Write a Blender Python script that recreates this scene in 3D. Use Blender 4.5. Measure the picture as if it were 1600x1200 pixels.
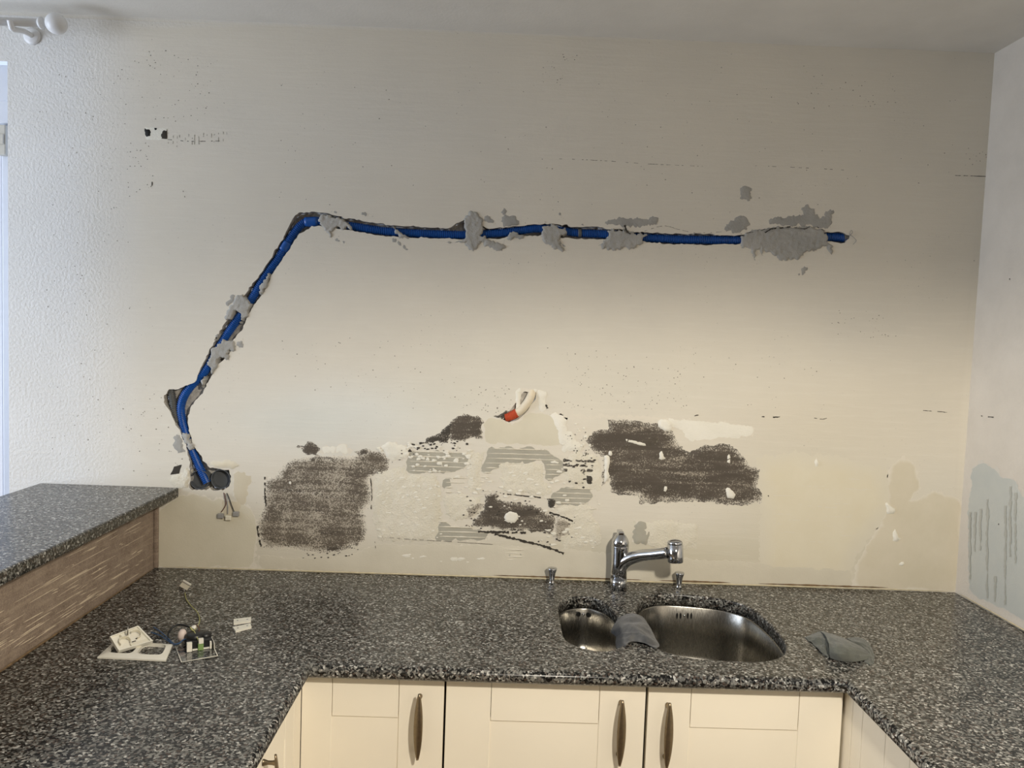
import bpy, bmesh, math, random
from mathutils import Vector, Matrix, noise
from mathutils.geometry import delaunay_2d_cdt

for o in list(bpy.data.objects): bpy.data.objects.remove(o, do_unlink=True)
SC = bpy.context.scene
COL = SC.collection
R = math.radians

# ------------------------------------------------------------------ camera
F = 1210.0                                   # focal length in pixels of the 1600x1200 frame
YAW, PITCH, ROLL = 0.01577486, 0.06256879, 0.03624392
CAM = Vector((0.0, -2.2906, 1.64))
_f = Vector((math.sin(YAW), math.cos(YAW), 0)); _r = Vector((math.cos(YAW), -math.sin(YAW), 0)); _u = Vector((0, 0, 1))
FWD = _f*math.cos(PITCH) - _u*math.sin(PITCH); _u2 = _u*math.cos(PITCH) + _f*math.sin(PITCH)
RGT = _r*math.cos(ROLL) + _u2*math.sin(ROLL); UPV = _u2*math.cos(ROLL) - _r*math.sin(ROLL)
cd = bpy.data.cameras.new('camera'); cam = bpy.data.objects.new('camera', cd); COL.objects.link(cam)
cd.sensor_width = 36.0; cd.lens = F*36.0/1600.0; cd.clip_start = 0.02
cam.matrix_world = Matrix(((RGT.x, UPV.x, -FWD.x, CAM.x), (RGT.y, UPV.y, -FWD.y, CAM.y), (RGT.z, UPV.z, -FWD.z, CAM.z), (0, 0, 0, 1)))
SC.camera = cam

# ------------------------------------------------------------------ world, lights, exposure
w = bpy.data.worlds.new('daylight'); SC.world = w; w.use_nodes = True
w.node_tree.nodes['Background'].inputs[0].default_value = (0.62, 0.74, 1.0, 1)
w.node_tree.nodes['Background'].inputs[1].default_value = 1.0
def area(name, loc, rot, sx, sy, power, col, shape='RECTANGLE'):
    l = bpy.data.lights.new(name, 'AREA'); l.shape = shape; l.size = sx; l.size_y = sy; l.energy = power; l.color = col
    o = bpy.data.objects.new(name, l); COL.objects.link(o); o.location = loc; o.rotation_euler = rot
    return o
# daylight entering by the window in the left wall of the adjoining room
area('window_daylight', (-3.12, -1.05, 1.55), (0, R(-90), 0), 1.5, 1.4, 47, (0.77, 0.86, 1.0))
# warm downlight of the kitchen, above and beside the camera
ll = bpy.data.lights.new('ceiling_downlight', 'SPOT'); ll.energy = 86; ll.color = (1.0, 0.92, 0.79); ll.spot_size = R(176); ll.spot_blend = 0.27; ll.shadow_soft_size = 0.05
lo = bpy.data.objects.new('ceiling_downlight', ll); COL.objects.link(lo); lo.location = (0.52, -1.97, 2.03)
SC.view_settings.view_transform = 'Standard'; SC.view_settings.look = 'None'
SC.view_settings.exposure = 0.25; SC.view_settings.gamma = 1.0; SC.view_settings.use_curve_mapping = False

# ------------------------------------------------------------------ pixel -> place
TOP = 0.91                                   # worktop height
XR = 1.405                                   # right wall
ZC = 2.51                                    # ceiling
def ray(x, y): return RGT*((x-800)/F) - UPV*((y-600)/F) + FWD
def on_y(x, y, Y=0.0): d = ray(x, y); return CAM + d*((Y-CAM.y)/d.y)
def on_z(x, y, Z=TOP): d = ray(x, y); return CAM + d*((Z-CAM.z)/d.z)
def on_x(x, y, X): d = ray(x, y); return CAM + d*((X-CAM.x)/d.x)

# ------------------------------------------------------------------ materials
def lin(c):
    c = c/255.0
    return c/12.92 if c <= 0.04045 else ((c+0.055)/1.055)**2.4
def rgb(r, g, b): return (lin(r), lin(g), lin(b), 1)
class NT:
    def __init__(s, name):
        s.m = bpy.data.materials.new(name); s.m.use_nodes = True; s.t = s.m.node_tree; s.t.nodes.clear()
        s.out = s.n('ShaderNodeOutputMaterial'); s.b = s.n('ShaderNodeBsdfPrincipled'); s.l(s.b.outputs[0], s.out.inputs[0])
    def n(s, k, **kw):
        o = s.t.nodes.new(k)
        for a, v in kw.items(): setattr(o, a, v)
        return o
    def l(s, a, b): s.t.links.new(a, b)
    def set(s, inp, v):
        if hasattr(v, 'links'): s.l(v, inp)
        else: inp.default_value = v
    def coord(s, scale=(1, 1, 1), rot=(0, 0, 0)):
        c = s.n('ShaderNodeTexCoord'); mp = s.n('ShaderNodeMapping'); mp.inputs['Scale'].default_value = scale
        mp.inputs['Rotation'].default_value = rot; s.l(c.outputs['Object'], mp.inputs['Vector']); return mp.outputs[0]
    def noise(s, scale, det=4, rough=0.55, vec=None, dist=0.0):
        o = s.n('ShaderNodeTexNoise'); o.inputs['Scale'].default_value = scale; o.inputs['Detail'].default_value = det
        o.inputs['Roughness'].default_value = rough; o.inputs['Distortion'].default_value = dist
        s.l(vec if vec else s.coord(), o.inputs['Vector']); return o.outputs['Fac']
    def ramp(s, fac, stops, interp='LINEAR'):
        o = s.n('ShaderNodeValToRGB'); o.color_ramp.interpolation = interp; e = o.color_ramp.elements
        while len(e) < len(stops): e.new(0.5)
        for k, (p, c) in enumerate(stops):
            e[k].position = p; e[k].color = c if hasattr(c, '__len__') else (c, c, c, 1)
        s.l(fac, o.inputs[0]); return o.outputs[0]
    def mix(s, fac, a, b, mode='MIX'):
        o = s.n('ShaderNodeMix', data_type='RGBA', blend_type=mode)
        s.set(o.inputs[0], fac); s.set(o.inputs[6], a); s.set(o.inputs[7], b); return o.outputs[2]
    def math(s, op, a, b=0.0, c=None, clamp=False):
        o = s.n('ShaderNodeMath', operation=op, use_clamp=clamp); s.set(o.inputs[0], a); s.set(o.inputs[1], b)
        if c is not None: s.set(o.inputs[2], c)
        return o.outputs[0]
    def attr(s, name, out='Fac'):
        o = s.n('ShaderNodeAttribute', attribute_name=name); return o.outputs[out]
    def bump(s, h, strength=0.4, dist=0.002):
        o = s.n('ShaderNodeBump'); o.inputs['Strength'].default_value = 1.0; o.inputs['Distance'].default_value = dist*strength
        s.l(h, o.inputs['Height']); s.l(o.outputs[0], s.b.inputs['Normal'])
    def base(s, col=None, rough=0.6, metal=0.0, spec=None):
        if col is not None: s.set(s.b.inputs['Base Color'], col)
        s.set(s.b.inputs['Roughness'], rough); s.b.inputs['Metallic'].default_value = metal
        if spec is not None: s.b.inputs['Specular IOR Level'].default_value = spec
        return s.m
M = {}
def plain(key, col, rough=0.6, metal=0.0, spec=None, var=0.06, vs=40, bump=0.0):
    t = NT(key); n = t.noise(vs, 3)
    c2 = tuple(min(1, v*(1-var)) for v in col[:3])+(1,); c3 = tuple(min(1, v*(1+var)) for v in col[:3])+(1,)
    t.base(t.ramp(n, [(0.3, c2), (0.7, c3)]), rough, metal, spec)
    if bump: t.bump(n, 1.0, bump)
    M[key] = t.m; return t.m

PLASTER = rgb(226, 219, 204)
# the back wall: tinted by what is on it (old paint, primer, filler) and one painted dimming of lamplight, stucco relief at the left end
t = NT('skimmed_plaster')
tint = t.attr('tint', 'Color'); st = t.attr('stucco')
big = t.noise(3.2, 5, 0.6); mid = t.noise(26, 4, 0.6); trow = t.noise(9, 5, 0.65, t.coord((0.7, 1, 9)))
c = t.mix(t.math('MULTIPLY', t.ramp(big, [(0.38, 0), (0.66, 1)]), 0.22), tint, rgb(204, 200, 190))
c = t.mix(t.math('MULTIPLY', t.ramp(trow, [(0.5, 0), (0.72, 1)]), 0.16), c, rgb(240, 236, 224))
pit = t.ramp(t.noise(150, 2, 0.5), [(0.68, 0), (0.73, 1)])
pitz = t.ramp(t.noise(4.5, 3, 0.6), [(0.5, 0), (0.66, 1)])
c = t.mix(t.math('MULTIPLY', t.math('MULTIPLY', pit, pitz), 0.7), c, rgb(92, 86, 78))
t.base(c, 0.85, 0, 0.25)
fine = t.noise(420, 3, 0.6); lump = t.noise(120, 3, 0.55)
h = t.math('ADD', t.math('MULTIPLY', fine, 0.15), t.math('MULTIPLY', trow, 0.5))
h2 = t.math('MULTIPLY', t.ramp(lump, [(0.36, 0), (0.66, 1)]), 0.45)
t.bump(t.math('ADD', h, t.math('MULTIPLY', h2, st)), 1.0, 0.0016)
M['wall'] = t.m
def wallpaint(key, a, b, bumpd=0.0008, scale=6):
    t = NT(key); n = t.noise(scale, 5, 0.6); f = t.noise(160, 3)
    t.base(t.ramp(n, [(0.3, a), (0.7, b)]), 0.85, 0, 0.25); t.bump(t.math('ADD', f, t.math('MULTIPLY', n, 0.5)), 1.0, bumpd)
    M[key] = t.m
wallpaint('wall_side', rgb(212, 205, 194), rgb(224, 217, 206))
wallpaint('ceiling', rgb(220, 217, 210), rgb(228, 225, 218), 0.0005)
wallpaint('floor', rgb(96, 78, 62), rgb(112, 92, 74))
wallpaint('wall_rear', rgb(120, 112, 104), rgb(132, 124, 114))
# thin films and residues on the wall, all with an 'edge' attribute (0 at the rim, 1 inside)
def film(key, col, col2, rag=0.5, rough=0.85, bumpd=0.0006, scale=60, under=PLASTER, dens=1.35, soft=0.12):
    t = NT(key); e = t.attr('edge'); n = t.noise(scale, 5, 0.65); m2 = t.noise(9, 4, 0.6)
    k = t.math('ADD', t.math('MULTIPLY', e, dens), t.math('MULTIPLY_ADD', n, rag, -rag*0.5))
    k = t.ramp(k, [(0.02, 0), (soft, 1)])
    cc = t.ramp(m2, [(0.35, col), (0.65, col2)])
    t.base(t.mix(k, under, cc), rough, 0, 0.25); t.bump(t.math('ADD', n, t.math('MULTIPLY', t.noise(240, 2), 0.5)), 1.0, bumpd)
    M[key] = t.m
film('mortar', rgb(166, 164, 158), rgb(182, 179, 172), 0.2, 0.9, 0.0012, 120, rgb(172, 170, 163))
film('mortar_smear', rgb(160, 158, 152), rgb(176, 173, 166), 0.5, 0.9, 0.001, 120)
film('primer', rgb(223, 214, 190), rgb(226, 218, 196), 0.5, 0.8, 0.0005, 20, rgb(221, 214, 196), dens=1.0, soft=0.9)
film('primer_corner', rgb(213, 204, 182), rgb(219, 210, 190), 0.4, 0.8, 0.0005, 30, dens=1.1, soft=0.4)
film('primer_grey', rgb(211, 204, 186), rgb(217, 210, 192), 0.25, 0.8, 0.0005, 40)
film('primer_dark', rgb(205, 195, 172), rgb(213, 203, 180), 0.25, 0.8, 0.0005, 40)
film('primer_olive', rgb(213, 206, 185), rgb(219, 212, 192), 0.22, 0.8, 0.0005, 40)
film('comb_grey', rgb(168, 164, 151), rgb(182, 178, 164), 0.25, 0.9, 0.0006, 60)
film('filler_white', rgb(232, 228, 214), rgb(238, 234, 222), 0.2, 0.85, 0.0012, 70)
film('rough_cream', rgb(222, 215, 196), rgb(230, 224, 208), 0.25, 0.9, 0.0035, 45, rgb(222, 216, 199))
film('grey_blue', rgb(194, 197, 192), rgb(202, 203, 196), 0.3, 0.75, 0.0005, 40, rgb(216, 211, 202))
film('damp_stain', rgb(180, 180, 171), rgb(188, 188, 180), 0.15, 0.75, 0.0004, 60, rgb(192, 193, 186))
def adhesive(key, dark, dens, vertical=False):
    t = NT(key); e = t.attr('edge')
    sp = t.noise(330, 3, 0.7); cl = t.noise(14, 5, 0.65); sw = t.noise(16, 4, 0.6, t.coord((0.35, 1, 2.4), (0, R(8), 0)), 1.2)
    k = t.math('ADD', t.math('MULTIPLY', e, 0.28), dens)
    k = t.math('ADD', k, t.math('MULTIPLY_ADD', sw, 1.0, -0.5))
    k = t.math('ADD', k, t.math('MULTIPLY_ADD', cl, 1.1, -0.55))
    k = t.math('ADD', k, t.math('MULTIPLY_ADD', sp, 2.2, -1.1))
    k = t.ramp(k, [(0.36, 0), (0.62, 0.93)])
    dk = t.ramp(sw, [(0.35, tuple(v*1.5 for v in dark[:3])+(1,)), (0.6, dark)])
    un = t.mix(t.ramp(e, [(0.15, 0), (0.9, 1)]), PLASTER, rgb(186, 177, 161))
    t.base(t.mix(k, un, dk), 0.9, 0, 0.2); t.bump(sp, 1.0, 0.0008)
    M[key] = t.m
adhesive('adhesive_brown', rgb(90, 82, 72), 0.31)
adhesive('adhesive_dark', rgb(74, 67, 60), 0.52)
adhesive('adhesive_black', rgb(52, 49, 45), 0.55)
adhesive('adhesive_line', rgb(72, 65, 57), 0.5)
adhesive('adhesive_thin', rgb(96, 88, 78), 0.12)
plain('crack', rgb(62, 57, 50), 0.95); plain('black_soft', rgb(66, 61, 55), 0.95); plain('pit_dark', rgb(128, 120, 109), 0.95); plain('hairline', rgb(140, 133, 122), 0.95); plain('black_paint', rgb(24, 23, 22), 0.8)
plain('chase', rgb(198, 192, 182), 0.95, var=0.25, vs=90, bump=0.003)
plain('chase_dark', rgb(92, 84, 74), 0.95, var=0.3, vs=60, bump=0.003)
plain('conduit_blue', rgb(18, 80, 158), 0.38, var=0.12, vs=30)
plain('conduit_grey', rgb(96, 96, 92), 0.5)
plain('conduit_red', rgb(196, 84, 52), 0.45)
plain('cable_beige', rgb(226, 214, 190), 0.5)
plain('box_grey', rgb(92, 95, 98), 0.5)
plain('wire_yellow', rgb(178, 176, 112), 0.45)
plain('wire_blue', rgb(58, 88, 124), 0.4)
plain('wire_black', rgb(24, 24, 24), 0.4)
plain('wire_brown', rgb(92, 54, 40), 0.4)
plain('wire_grey', rgb(150, 148, 144), 0.45)
plain('plastic_black', rgb(26, 26, 26), 0.4)
plain('plastic_white', rgb(236, 232, 218), 0.35, var=0.02)
plain('plastic_cream', rgb(226, 220, 200), 0.4, var=0.03)
plain('plastic_green', rgb(128, 156, 92), 0.4)
plain('plastic_pink', rgb(222, 204, 194), 0.45)
plain('rod_white', rgb(228, 228, 228), 0.35, var=0.02)
plain('door_white', rgb(224, 228, 236), 0.4, var=0.02)
plain('hinge_cream', rgb(206, 202, 190), 0.45, var=0.03)
plain('cabinet_cream', rgb(248, 240, 222), 0.42, var=0.015, vs=6)
plain('cabinet_inside', rgb(70, 58, 46), 0.8)
plain('handle_bronze', rgb(140, 126, 104), 0.34, 0.9, var=0.1, vs=120)
plain('sealant', rgb(204, 192, 160), 0.7, var=0.15, vs=60)
plain('sealant_brown', rgb(120, 98, 70), 0.8, var=0.3, vs=80)
plain('screw_steel', rgb(150, 146, 138), 0.35, 0.8)
t = NT('clear_plastic'); t.base((0.95, 0.96, 0.95, 1), 0.05, 0, 0.5); t.b.inputs['Transmission Weight'].default_value = 1.0; t.b.inputs['IOR'].default_value = 1.3
M['clear'] = t.m
t = NT('window_glass'); t.base((1, 1, 1, 1), 0.0, 0, 0.5); t.b.inputs['Transmission Weight'].default_value = 1.0; t.b.inputs['IOR'].default_value = 1.02
M['glass'] = t.m
t = NT('chrome'); t.base(rgb(196, 198, 202), 0.07, 1.0); M['chrome'] = t.m
t = NT('brushed_steel'); br = t.noise(60, 3, 0.6, t.coord((18, 18, 0.6)))
t.base(rgb(152, 149, 142), t.ramp(br, [(0.3, 0.2), (0.7, 0.32)]), 1.0)
sp = t.noise(150, 2); t.bump(t.math('ADD', br, t.math('MULTIPLY', sp, 0.3)), 1.0, 0.00012); M['steel'] = t.m
# granite: flecks of black, greys and near-white
t = NT('granite'); v0 = t.coord((1, 1, 1))
ds = t.n('ShaderNodeTexNoise'); ds.inputs['Scale'].default_value = 140; ds.inputs['Detail'].default_value = 2; t.l(v0, ds.inputs['Vector'])
vm = t.n('ShaderNodeVectorMath', operation='MULTIPLY_ADD'); t.l(ds.outputs['Color'], vm.inputs[0]); vm.inputs[1].default_value = (0.006, 0.006, 0.006); t.l(v0, vm.inputs[2])
vo = t.n('ShaderNodeTexVoronoi'); vo.inputs['Scale'].default_value = 235; t.l(vm.outputs[0], vo.inputs['Vector'])
sep = t.n('ShaderNodeSeparateColor'); t.l(vo.outputs['Color'], sep.inputs[0])
g = t.ramp(sep.outputs[0], [(0.0, rgb(17, 17, 17)), (0.34, rgb(58, 58, 56)), (0.52, rgb(102, 101, 97)), (0.74, rgb(136, 135, 129)), (0.94, rgb(196, 194, 187))], 'CONSTANT')
pk = t.ramp(sep.outputs[1], [(0.0, 0), (0.86, 1)], 'CONSTANT')
g = t.mix(t.math('MULTIPLY', pk, 0.3), g, rgb(128, 108, 96))
bn = t.noise(700, 2); g = t.mix(t.math('MULTIPLY', t.ramp(bn, [(0.55, 0), (0.62, 1)]), 0.5), g, rgb(30, 29, 28))
t.base(g, 0.27, 0, 0.42); M['granite'] = t.m
# scraped half wall: brown board with pale comb marks along it
t = NT('scraped_brown'); a = t.noise(30, 5, 0.65); s1 = t.noise(14, 4, 0.6, t.coord((1, 0.35, 7)))
c = t.ramp(a, [(0.3, rgb(126, 110, 97)), (0.7, rgb(152, 136, 121))])
c = t.mix(t.math('MULTIPLY', t.ramp(s1, [(0.5, 0), (0.66, 1)]), 0.28), c, rgb(196, 178, 154))
c = t.mix(t.math('MULTIPLY', t.ramp(t.noise(330, 3, 0.7), [(0.5, 0), (0.68, 1)]), 0.5), c, rgb(188, 170, 150))
c = t.mix(t.math('MULTIPLY', t.ramp(t.noise(260, 3, 0.7, t.coord((1, 1, 1), (0.4, 0.2, 0))), [(0.54, 0), (0.7, 1)]), 0.4), c, rgb(92, 74, 62))
t.base(c, 0.9, 0, 0.2); t.bump(t.noise(170, 3), 1.0, 0.0012); M['brown'] = t.m
plain('ridge_pale', rgb(206, 190, 166), 0.9)
def fabric(key, a, b):
    t = NT(key); n = t.noise(60, 4); f = t.noise(900, 2)
    t.base(t.ramp(n, [(0.3, a), (0.7, b)]), 0.95, 0, 0.1); t.bump(t.math('ADD', f, n), 1.0, 0.0008)
    t.b.inputs['Sheen Weight'].default_value = 0.2; M[key] = t.m
fabric('cloth_grey', rgb(80, 81, 82), rgb(104, 104, 103))
fabric('cloth_slate', rgb(92, 94, 88), rgb(108, 110, 102))

# ------------------------------------------------------------------ object helpers
def mk(name, verts, faces, mat, parent=None, smooth=False, label=None):
    me = bpy.data.meshes.new(name); me.from_pydata([tuple(v) for v in verts], [], faces); me.update()
    o = bpy.data.objects.new(name, me); COL.objects.link(o)
    me.materials.append(M[mat])
    if smooth:
        for p in me.polygons: p.use_smooth = True
    if parent: o.parent = parent
    if label: o['label'] = label
    return o
def tag(o, label, cat, group=None, kind=None):
    o['label'] = label; o['category'] = cat
    if group: o['group'] = group
    if kind: o['kind'] = kind
    return o
def empty(name, loc, label, cat, group=None):
    o = bpy.data.objects.new(name, None); COL.objects.link(o); o.location = loc; o.empty_display_size = 0.05
    return tag(o, label, cat, group)
def under(o, parent):                          # parent a mesh built in world coordinates to an empty that was moved
    o.parent = parent; o.matrix_parent_inverse = Matrix.Translation(parent.location).inverted(); return o
def boxv(x0, x1, y0, y1, z0, z1):
    v = [(x, y, z) for z in (z0, z1) for y in (y0, y1) for x in (x0, x1)]
    f = [(0, 2, 3, 1), (4, 5, 7, 6), (0, 1, 5, 4), (2, 6, 7, 3), (0, 4, 6, 2), (1, 3, 7, 5)]
    return v, f
def box(name, x0, x1, y0, y1, z0, z1, mat, parent=None, bevel=0.0, seg=2, label=None):
    bm = bmesh.new(); v, f = boxv(x0, x1, y0, y1, z0, z1)
    vs = [bm.verts.new(p) for p in v]; [bm.faces.new([vs[i] for i in q]) for q in f]
    if bevel: bmesh.ops.bevel(bm, geom=bm.edges[:], offset=bevel, segments=seg, profile=0.5, affect='EDGES')
    me = bpy.data.meshes.new(name); bm.to_mesh(me); bm.free(); me.materials.append(M[mat])
    o = bpy.data.objects.new(name, me); COL.objects.link(o)
    if parent: under(o, parent) if parent.type == 'EMPTY' else setattr(o, 'parent', parent)
    if label: o['label'] = label
    return o
def hexa(c, t):                                # slab from four corners (list of Vectors) extruded by vector t
    v = list(c)+[p+t for p in c]
    return v, [(0, 1, 2, 3), (7, 6, 5, 4), (0, 4, 5, 1), (1, 5, 6, 2), (2, 6, 7, 3), (3, 7, 4, 0)]
def catmull(pts, n=6, closed=False):
    pts = [Vector(p) for p in pts]; out = []; N = len(pts)
    for i in range(N if closed else N-1):
        g = (lambda k: pts[k % N]) if closed else (lambda k: pts[max(0, min(N-1, k))])
        a, b, c, d = g(i-1), g(i), g(i+1), g(i+2)
        for j in range(n):
            s = j/n
            out.append(0.5*((2*b)+(c-a)*s+(2*a-5*b+4*c-d)*s*s+(3*b-a-3*c+d)*s**3))
    if not closed: out.append(pts[-1])
    return out
def tube(name, path, rad, mat, parent=None, seg=10, caps=True, label=None):
    n = len(path); rr = rad if hasattr(rad, '__len__') else [rad]*n
    T = [(path[min(n-1, i+1)]-path[max(0, i-1)]).normalized() for i in range(n)]
    a = T[0].orthogonal().normalized(); V = []; Fc = []
    for i in range(n):
        a = (a-T[i]*a.dot(T[i])).normalized(); b = T[i].cross(a)
        for k in range(seg):
            q = 2*math.pi*k/seg; V.append(path[i]+(a*math.cos(q)+b*math.sin(q))*rr[i])
    for i in range(n-1):
        for k in range(seg):
            k2 = (k+1) % seg; Fc.append((i*seg+k, i*seg+k2, (i+1)*seg+k2, (i+1)*seg+k))
    if caps: Fc.append(tuple(reversed(range(seg)))); Fc.append(tuple((n-1)*seg+k for k in range(seg)))
    o = mk(name, V, Fc, mat, None, True, label)
    if parent: under(o, parent) if parent.type == 'EMPTY' else setattr(o, 'parent', parent)
    return o
def resample(path, step):
    out = [path[0].copy()]; acc = 0.0
    for a, b in zip(path, path[1:]):
        L = (b-a).length; d = step-acc
        while d <= L and L > 0: out.append(a.lerp(b, d/L)); d += step
        acc = L-(d-step)
    return out
def corrugated(name, path, r, mat, parent=None, pitch=0.0054, depth=0.0024, seg=16, label=None):
    p = resample(path, pitch/4); rr = [r if i % 4 in (0, 1) else r-depth for i in range(len(p))]
    o = tube(name, p, rr, mat, parent, seg, True, label)
    for f in o.data.polygons: f.use_smooth = False
    return o
def lathe(name, prof, origin, mat, parent=None, seg=24, axis=Vector((0, 0, 1)), label=None):
    z = axis.normalized(); a = z.orthogonal().normalized(); b = z.cross(a); V = []; Fc = []
    for r, h in prof:
        for k in range(seg):
            q = 2*math.pi*k/seg; V.append(origin+z*h+(a*math.cos(q)+b*math.sin(q))*max(r, 1e-5))
    for i in range(len(prof)-1):
        for k in range(seg):
            k2 = (k+1) % seg; Fc.append((i*seg+k, i*seg+k2, (i+1)*seg+k2, (i+1)*seg+k))
    Fc.append(tuple(reversed(range(seg)))); Fc.append(tuple((len(prof)-1)*seg+k for k in range(seg)))
    o = mk(name, V, Fc, mat, None, True, label)
    if parent: under(o, parent) if parent.type == 'EMPTY' else setattr(o, 'parent', parent)
    return o

# ------------------------------------------------------------------ 2-D polygon tools
def inside(p, poly):
    x, y = p; c = False; n = len(poly); j = n-1
    for i in range(n):
        xi, yi = poly[i]; xj, yj = poly[j]
        if (yi > y) != (yj > y) and x < (xj-xi)*(y-yi)/(yj-yi)+xi: c = not c
        j = i
    return c
def edgedist(p, poly):
    x, y = p; best = 1e9; n = len(poly)
    for i in range(n):
        ax, ay = poly[i]; bx, by = poly[(i+1) % n]; dx, dy = bx-ax, by-ay; L = dx*dx+dy*dy
        s = 0 if L == 0 else max(0, min(1, ((x-ax)*dx+(y-ay)*dy)/L))
        d = (ax+dx*s-x)**2+(ay+dy*s-y)**2
        if d < best: best = d
    return math.sqrt(best)
def ragged(pts, amp, seed, lev=3):              # jagged outline: finely resampled, pushed in and out by layered noise
    rnd = random.Random(seed); out = []; acc = 0.0; step = {1: 6.0, 2: 4.0, 3: 3.0}.get(lev, 2.2)
    n0 = len(pts)
    for i in range(n0):
        p = pts[i]; q = pts[(i+1) % n0]; dx, dy = q[0]-p[0], q[1]-p[1]; L = math.hypot(dx, dy)
        if L < 1e-6: continue
        m = max(1, int(L/step+0.5))
        for j in range(m):
            s_ = j/m; a_ = acc+L*s_
            k = 1.2*noise.noise(Vector((a_/19.0, seed*7.3, 0)))+1.3*noise.noise(Vector((a_/5.5, seed*3.1, 5)))+rnd.uniform(-.5, .5)
            k *= amp*(0.35 if j == 0 else 1.0)*min(1.0, L/9+0.25)
            out.append((p[0]+dx*s_-dy/L*k, p[1]+dy*s_+dx/L*k))
        acc += L
    return out
def triangulate(outline, holes, cell, seed=1, margin=0.6):
    rnd = random.Random(seed); P = [Vector(p) for p in outline]; E = [(i, (i+1) % len(outline)) for i in range(len(outline))]
    for hl in holes:
        b = len(P); P += [Vector(p) for p in hl]; E += [(b+i, b+(i+1) % len(hl)) for i in range(len(hl))]
    xs = [p[0] for p in outline]; ys = [p[1] for p in outline]
    if cell:
        x = min(xs)+cell/2
        while x < max(xs):
            y = min(ys)+cell/2
            while y < max(ys):
                q = (x+rnd.uniform(-.3, .3)*cell, y+rnd.uniform(-.3, .3)*cell)
                if inside(q, outline) and edgedist(q, outline) > margin*cell and not any(inside(q, hl) or edgedist(q, hl) < margin*cell for hl in holes): P.append(Vector(q))
                y += cell
            x += cell
    V, _, Fc, *_r2 = delaunay_2d_cdt(P, E, [], 0, 1e-6)
    out = []
    for f in Fc:
        cx = sum(V[i].x for i in f)/len(f); cy = sum(V[i].y for i in f)/len(f)
        if inside((cx, cy), outline) and not any(inside((cx, cy), hl) for hl in holes): out.append(tuple(f))
    return [(v.x, v.y) for v in V], out

# ------------------------------------------------------------------ the setting
# wall chase outline, traced on the wall face (photo pixels)
CH_A = [(292,708),(288,690),(282,676),(273,660),(266,644),(258,632),(256,618),(264,608),(274,609),(283,606),(296,600),(306,594),(310,583),(317,567),(330,543),(343,517),(360,493),(367,480),(383,460),(397,440),(412,420),(420,409),(437,380),(450,356),(461,336),(467,332),(495,331),(510,333),(526,337),(545,341),(557,344),(582,347),(607,351),(625,353),(662,355),(700,356),(709,352),(725,344),(745,345),(760,356),(790,355),(817,353),(836,350),(867,350),(886,351),(892,355),(917,354),(930,354),(980,361),(1015,363),(1036,365),(1063,365),(1111,365),(1125,368),(1152,367),(1200,364),(1250,362),(1294,362),(1315,363),(1328,368)]
CH_B = [(1327,373),(1321,380),(1303,379),(1294,377),(1250,380),(1200,381),(1157,381),(1120,382),(1111,383),(1084,381),(1042,381),(1015,378),(949,373),(917,374),(892,372),(875,371),(847,366),(824,369),(792,370),(762,373),(725,374),(687,373),(662,372),(637,370),(607,369),(582,366),(551,360),(526,357),(501,353),(487,353),(479,359),(467,365),(454,384),(445,399),(437,411),(427,427),(410,460),(402,470),(393,483),(380,513),(363,533),(358,553),(340,570),(330,587),(323,600),(317,615),(305,625),(297,637),(293,650),(295,673),(303,697),(310,707),(320,722)]
CH_BOX = [(328,731),(340,732),(358,734),(361,744),(358,760),(348,767),(334,766),(328,762),(322,766),(300,766),(296,762),(297,733),(297,722)]
def jig(pts, a, seed):
    r = random.Random(seed); return [(x+r.uniform(-a, a), y+r.uniform(-a, a)) for x, y in pts]
HOLE1 = ragged(CH_A+CH_B+CH_BOX, 1.3, 5, 2)
HOLE2 = ragged([(782,655),(790,650),(798,640),(808,627),(816,614),(826,607),(838,611),(837,624),(824,642),(810,655),(795,660)], 0.8, 6, 1)
HOLE3 = ragged([(225,199),(261,201),(261,217),(227,219)], 0.6, 7, 1)
def wpx(p, Y=0.0): return on_y(p[0], p[1], Y)
def xz(p): v = wpx(p); return (v.x, v.z)
H1 = [xz(p) for p in HOLE1]; H2 = [xz(p) for p in HOLE2]; H3 = [xz(p) for p in HOLE3]
XD = on_y(13, 420).x                          # right jamb of the balcony door
ZD = on_y(13, 96).z                           # head of the opening
outl = [(XR, 0.0), (XR, ZC), (-3.2, ZC), (-3.2, 0.0), (-2.35, 0.0), (-2.35, ZD), (XD, ZD), (XD, 0.0)]
V2, F2 = triangulate(outl, [H1, H2], 0.035, 3, 0.35)
V3 = [(x, 0.0, z) for x, z in V2]
wall_back = mk('wall_back', V3, F2, 'wall')
me = wall_back.data
# facing -Y
bm = bmesh.new(); bm.from_mesh(me); bmesh.ops.recalc_face_normals(bm, faces=bm.faces[:])
if sum(f.normal.y for f in bm.faces) > 0: bmesh.ops.reverse_faces(bm, faces=bm.faces[:])
bm.to_mesh(me); bm.free()
tag(wall_back, 'bare stripped kitchen wall with a chiselled cable chase and scraped patches', 'wall', kind='structure')
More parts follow.
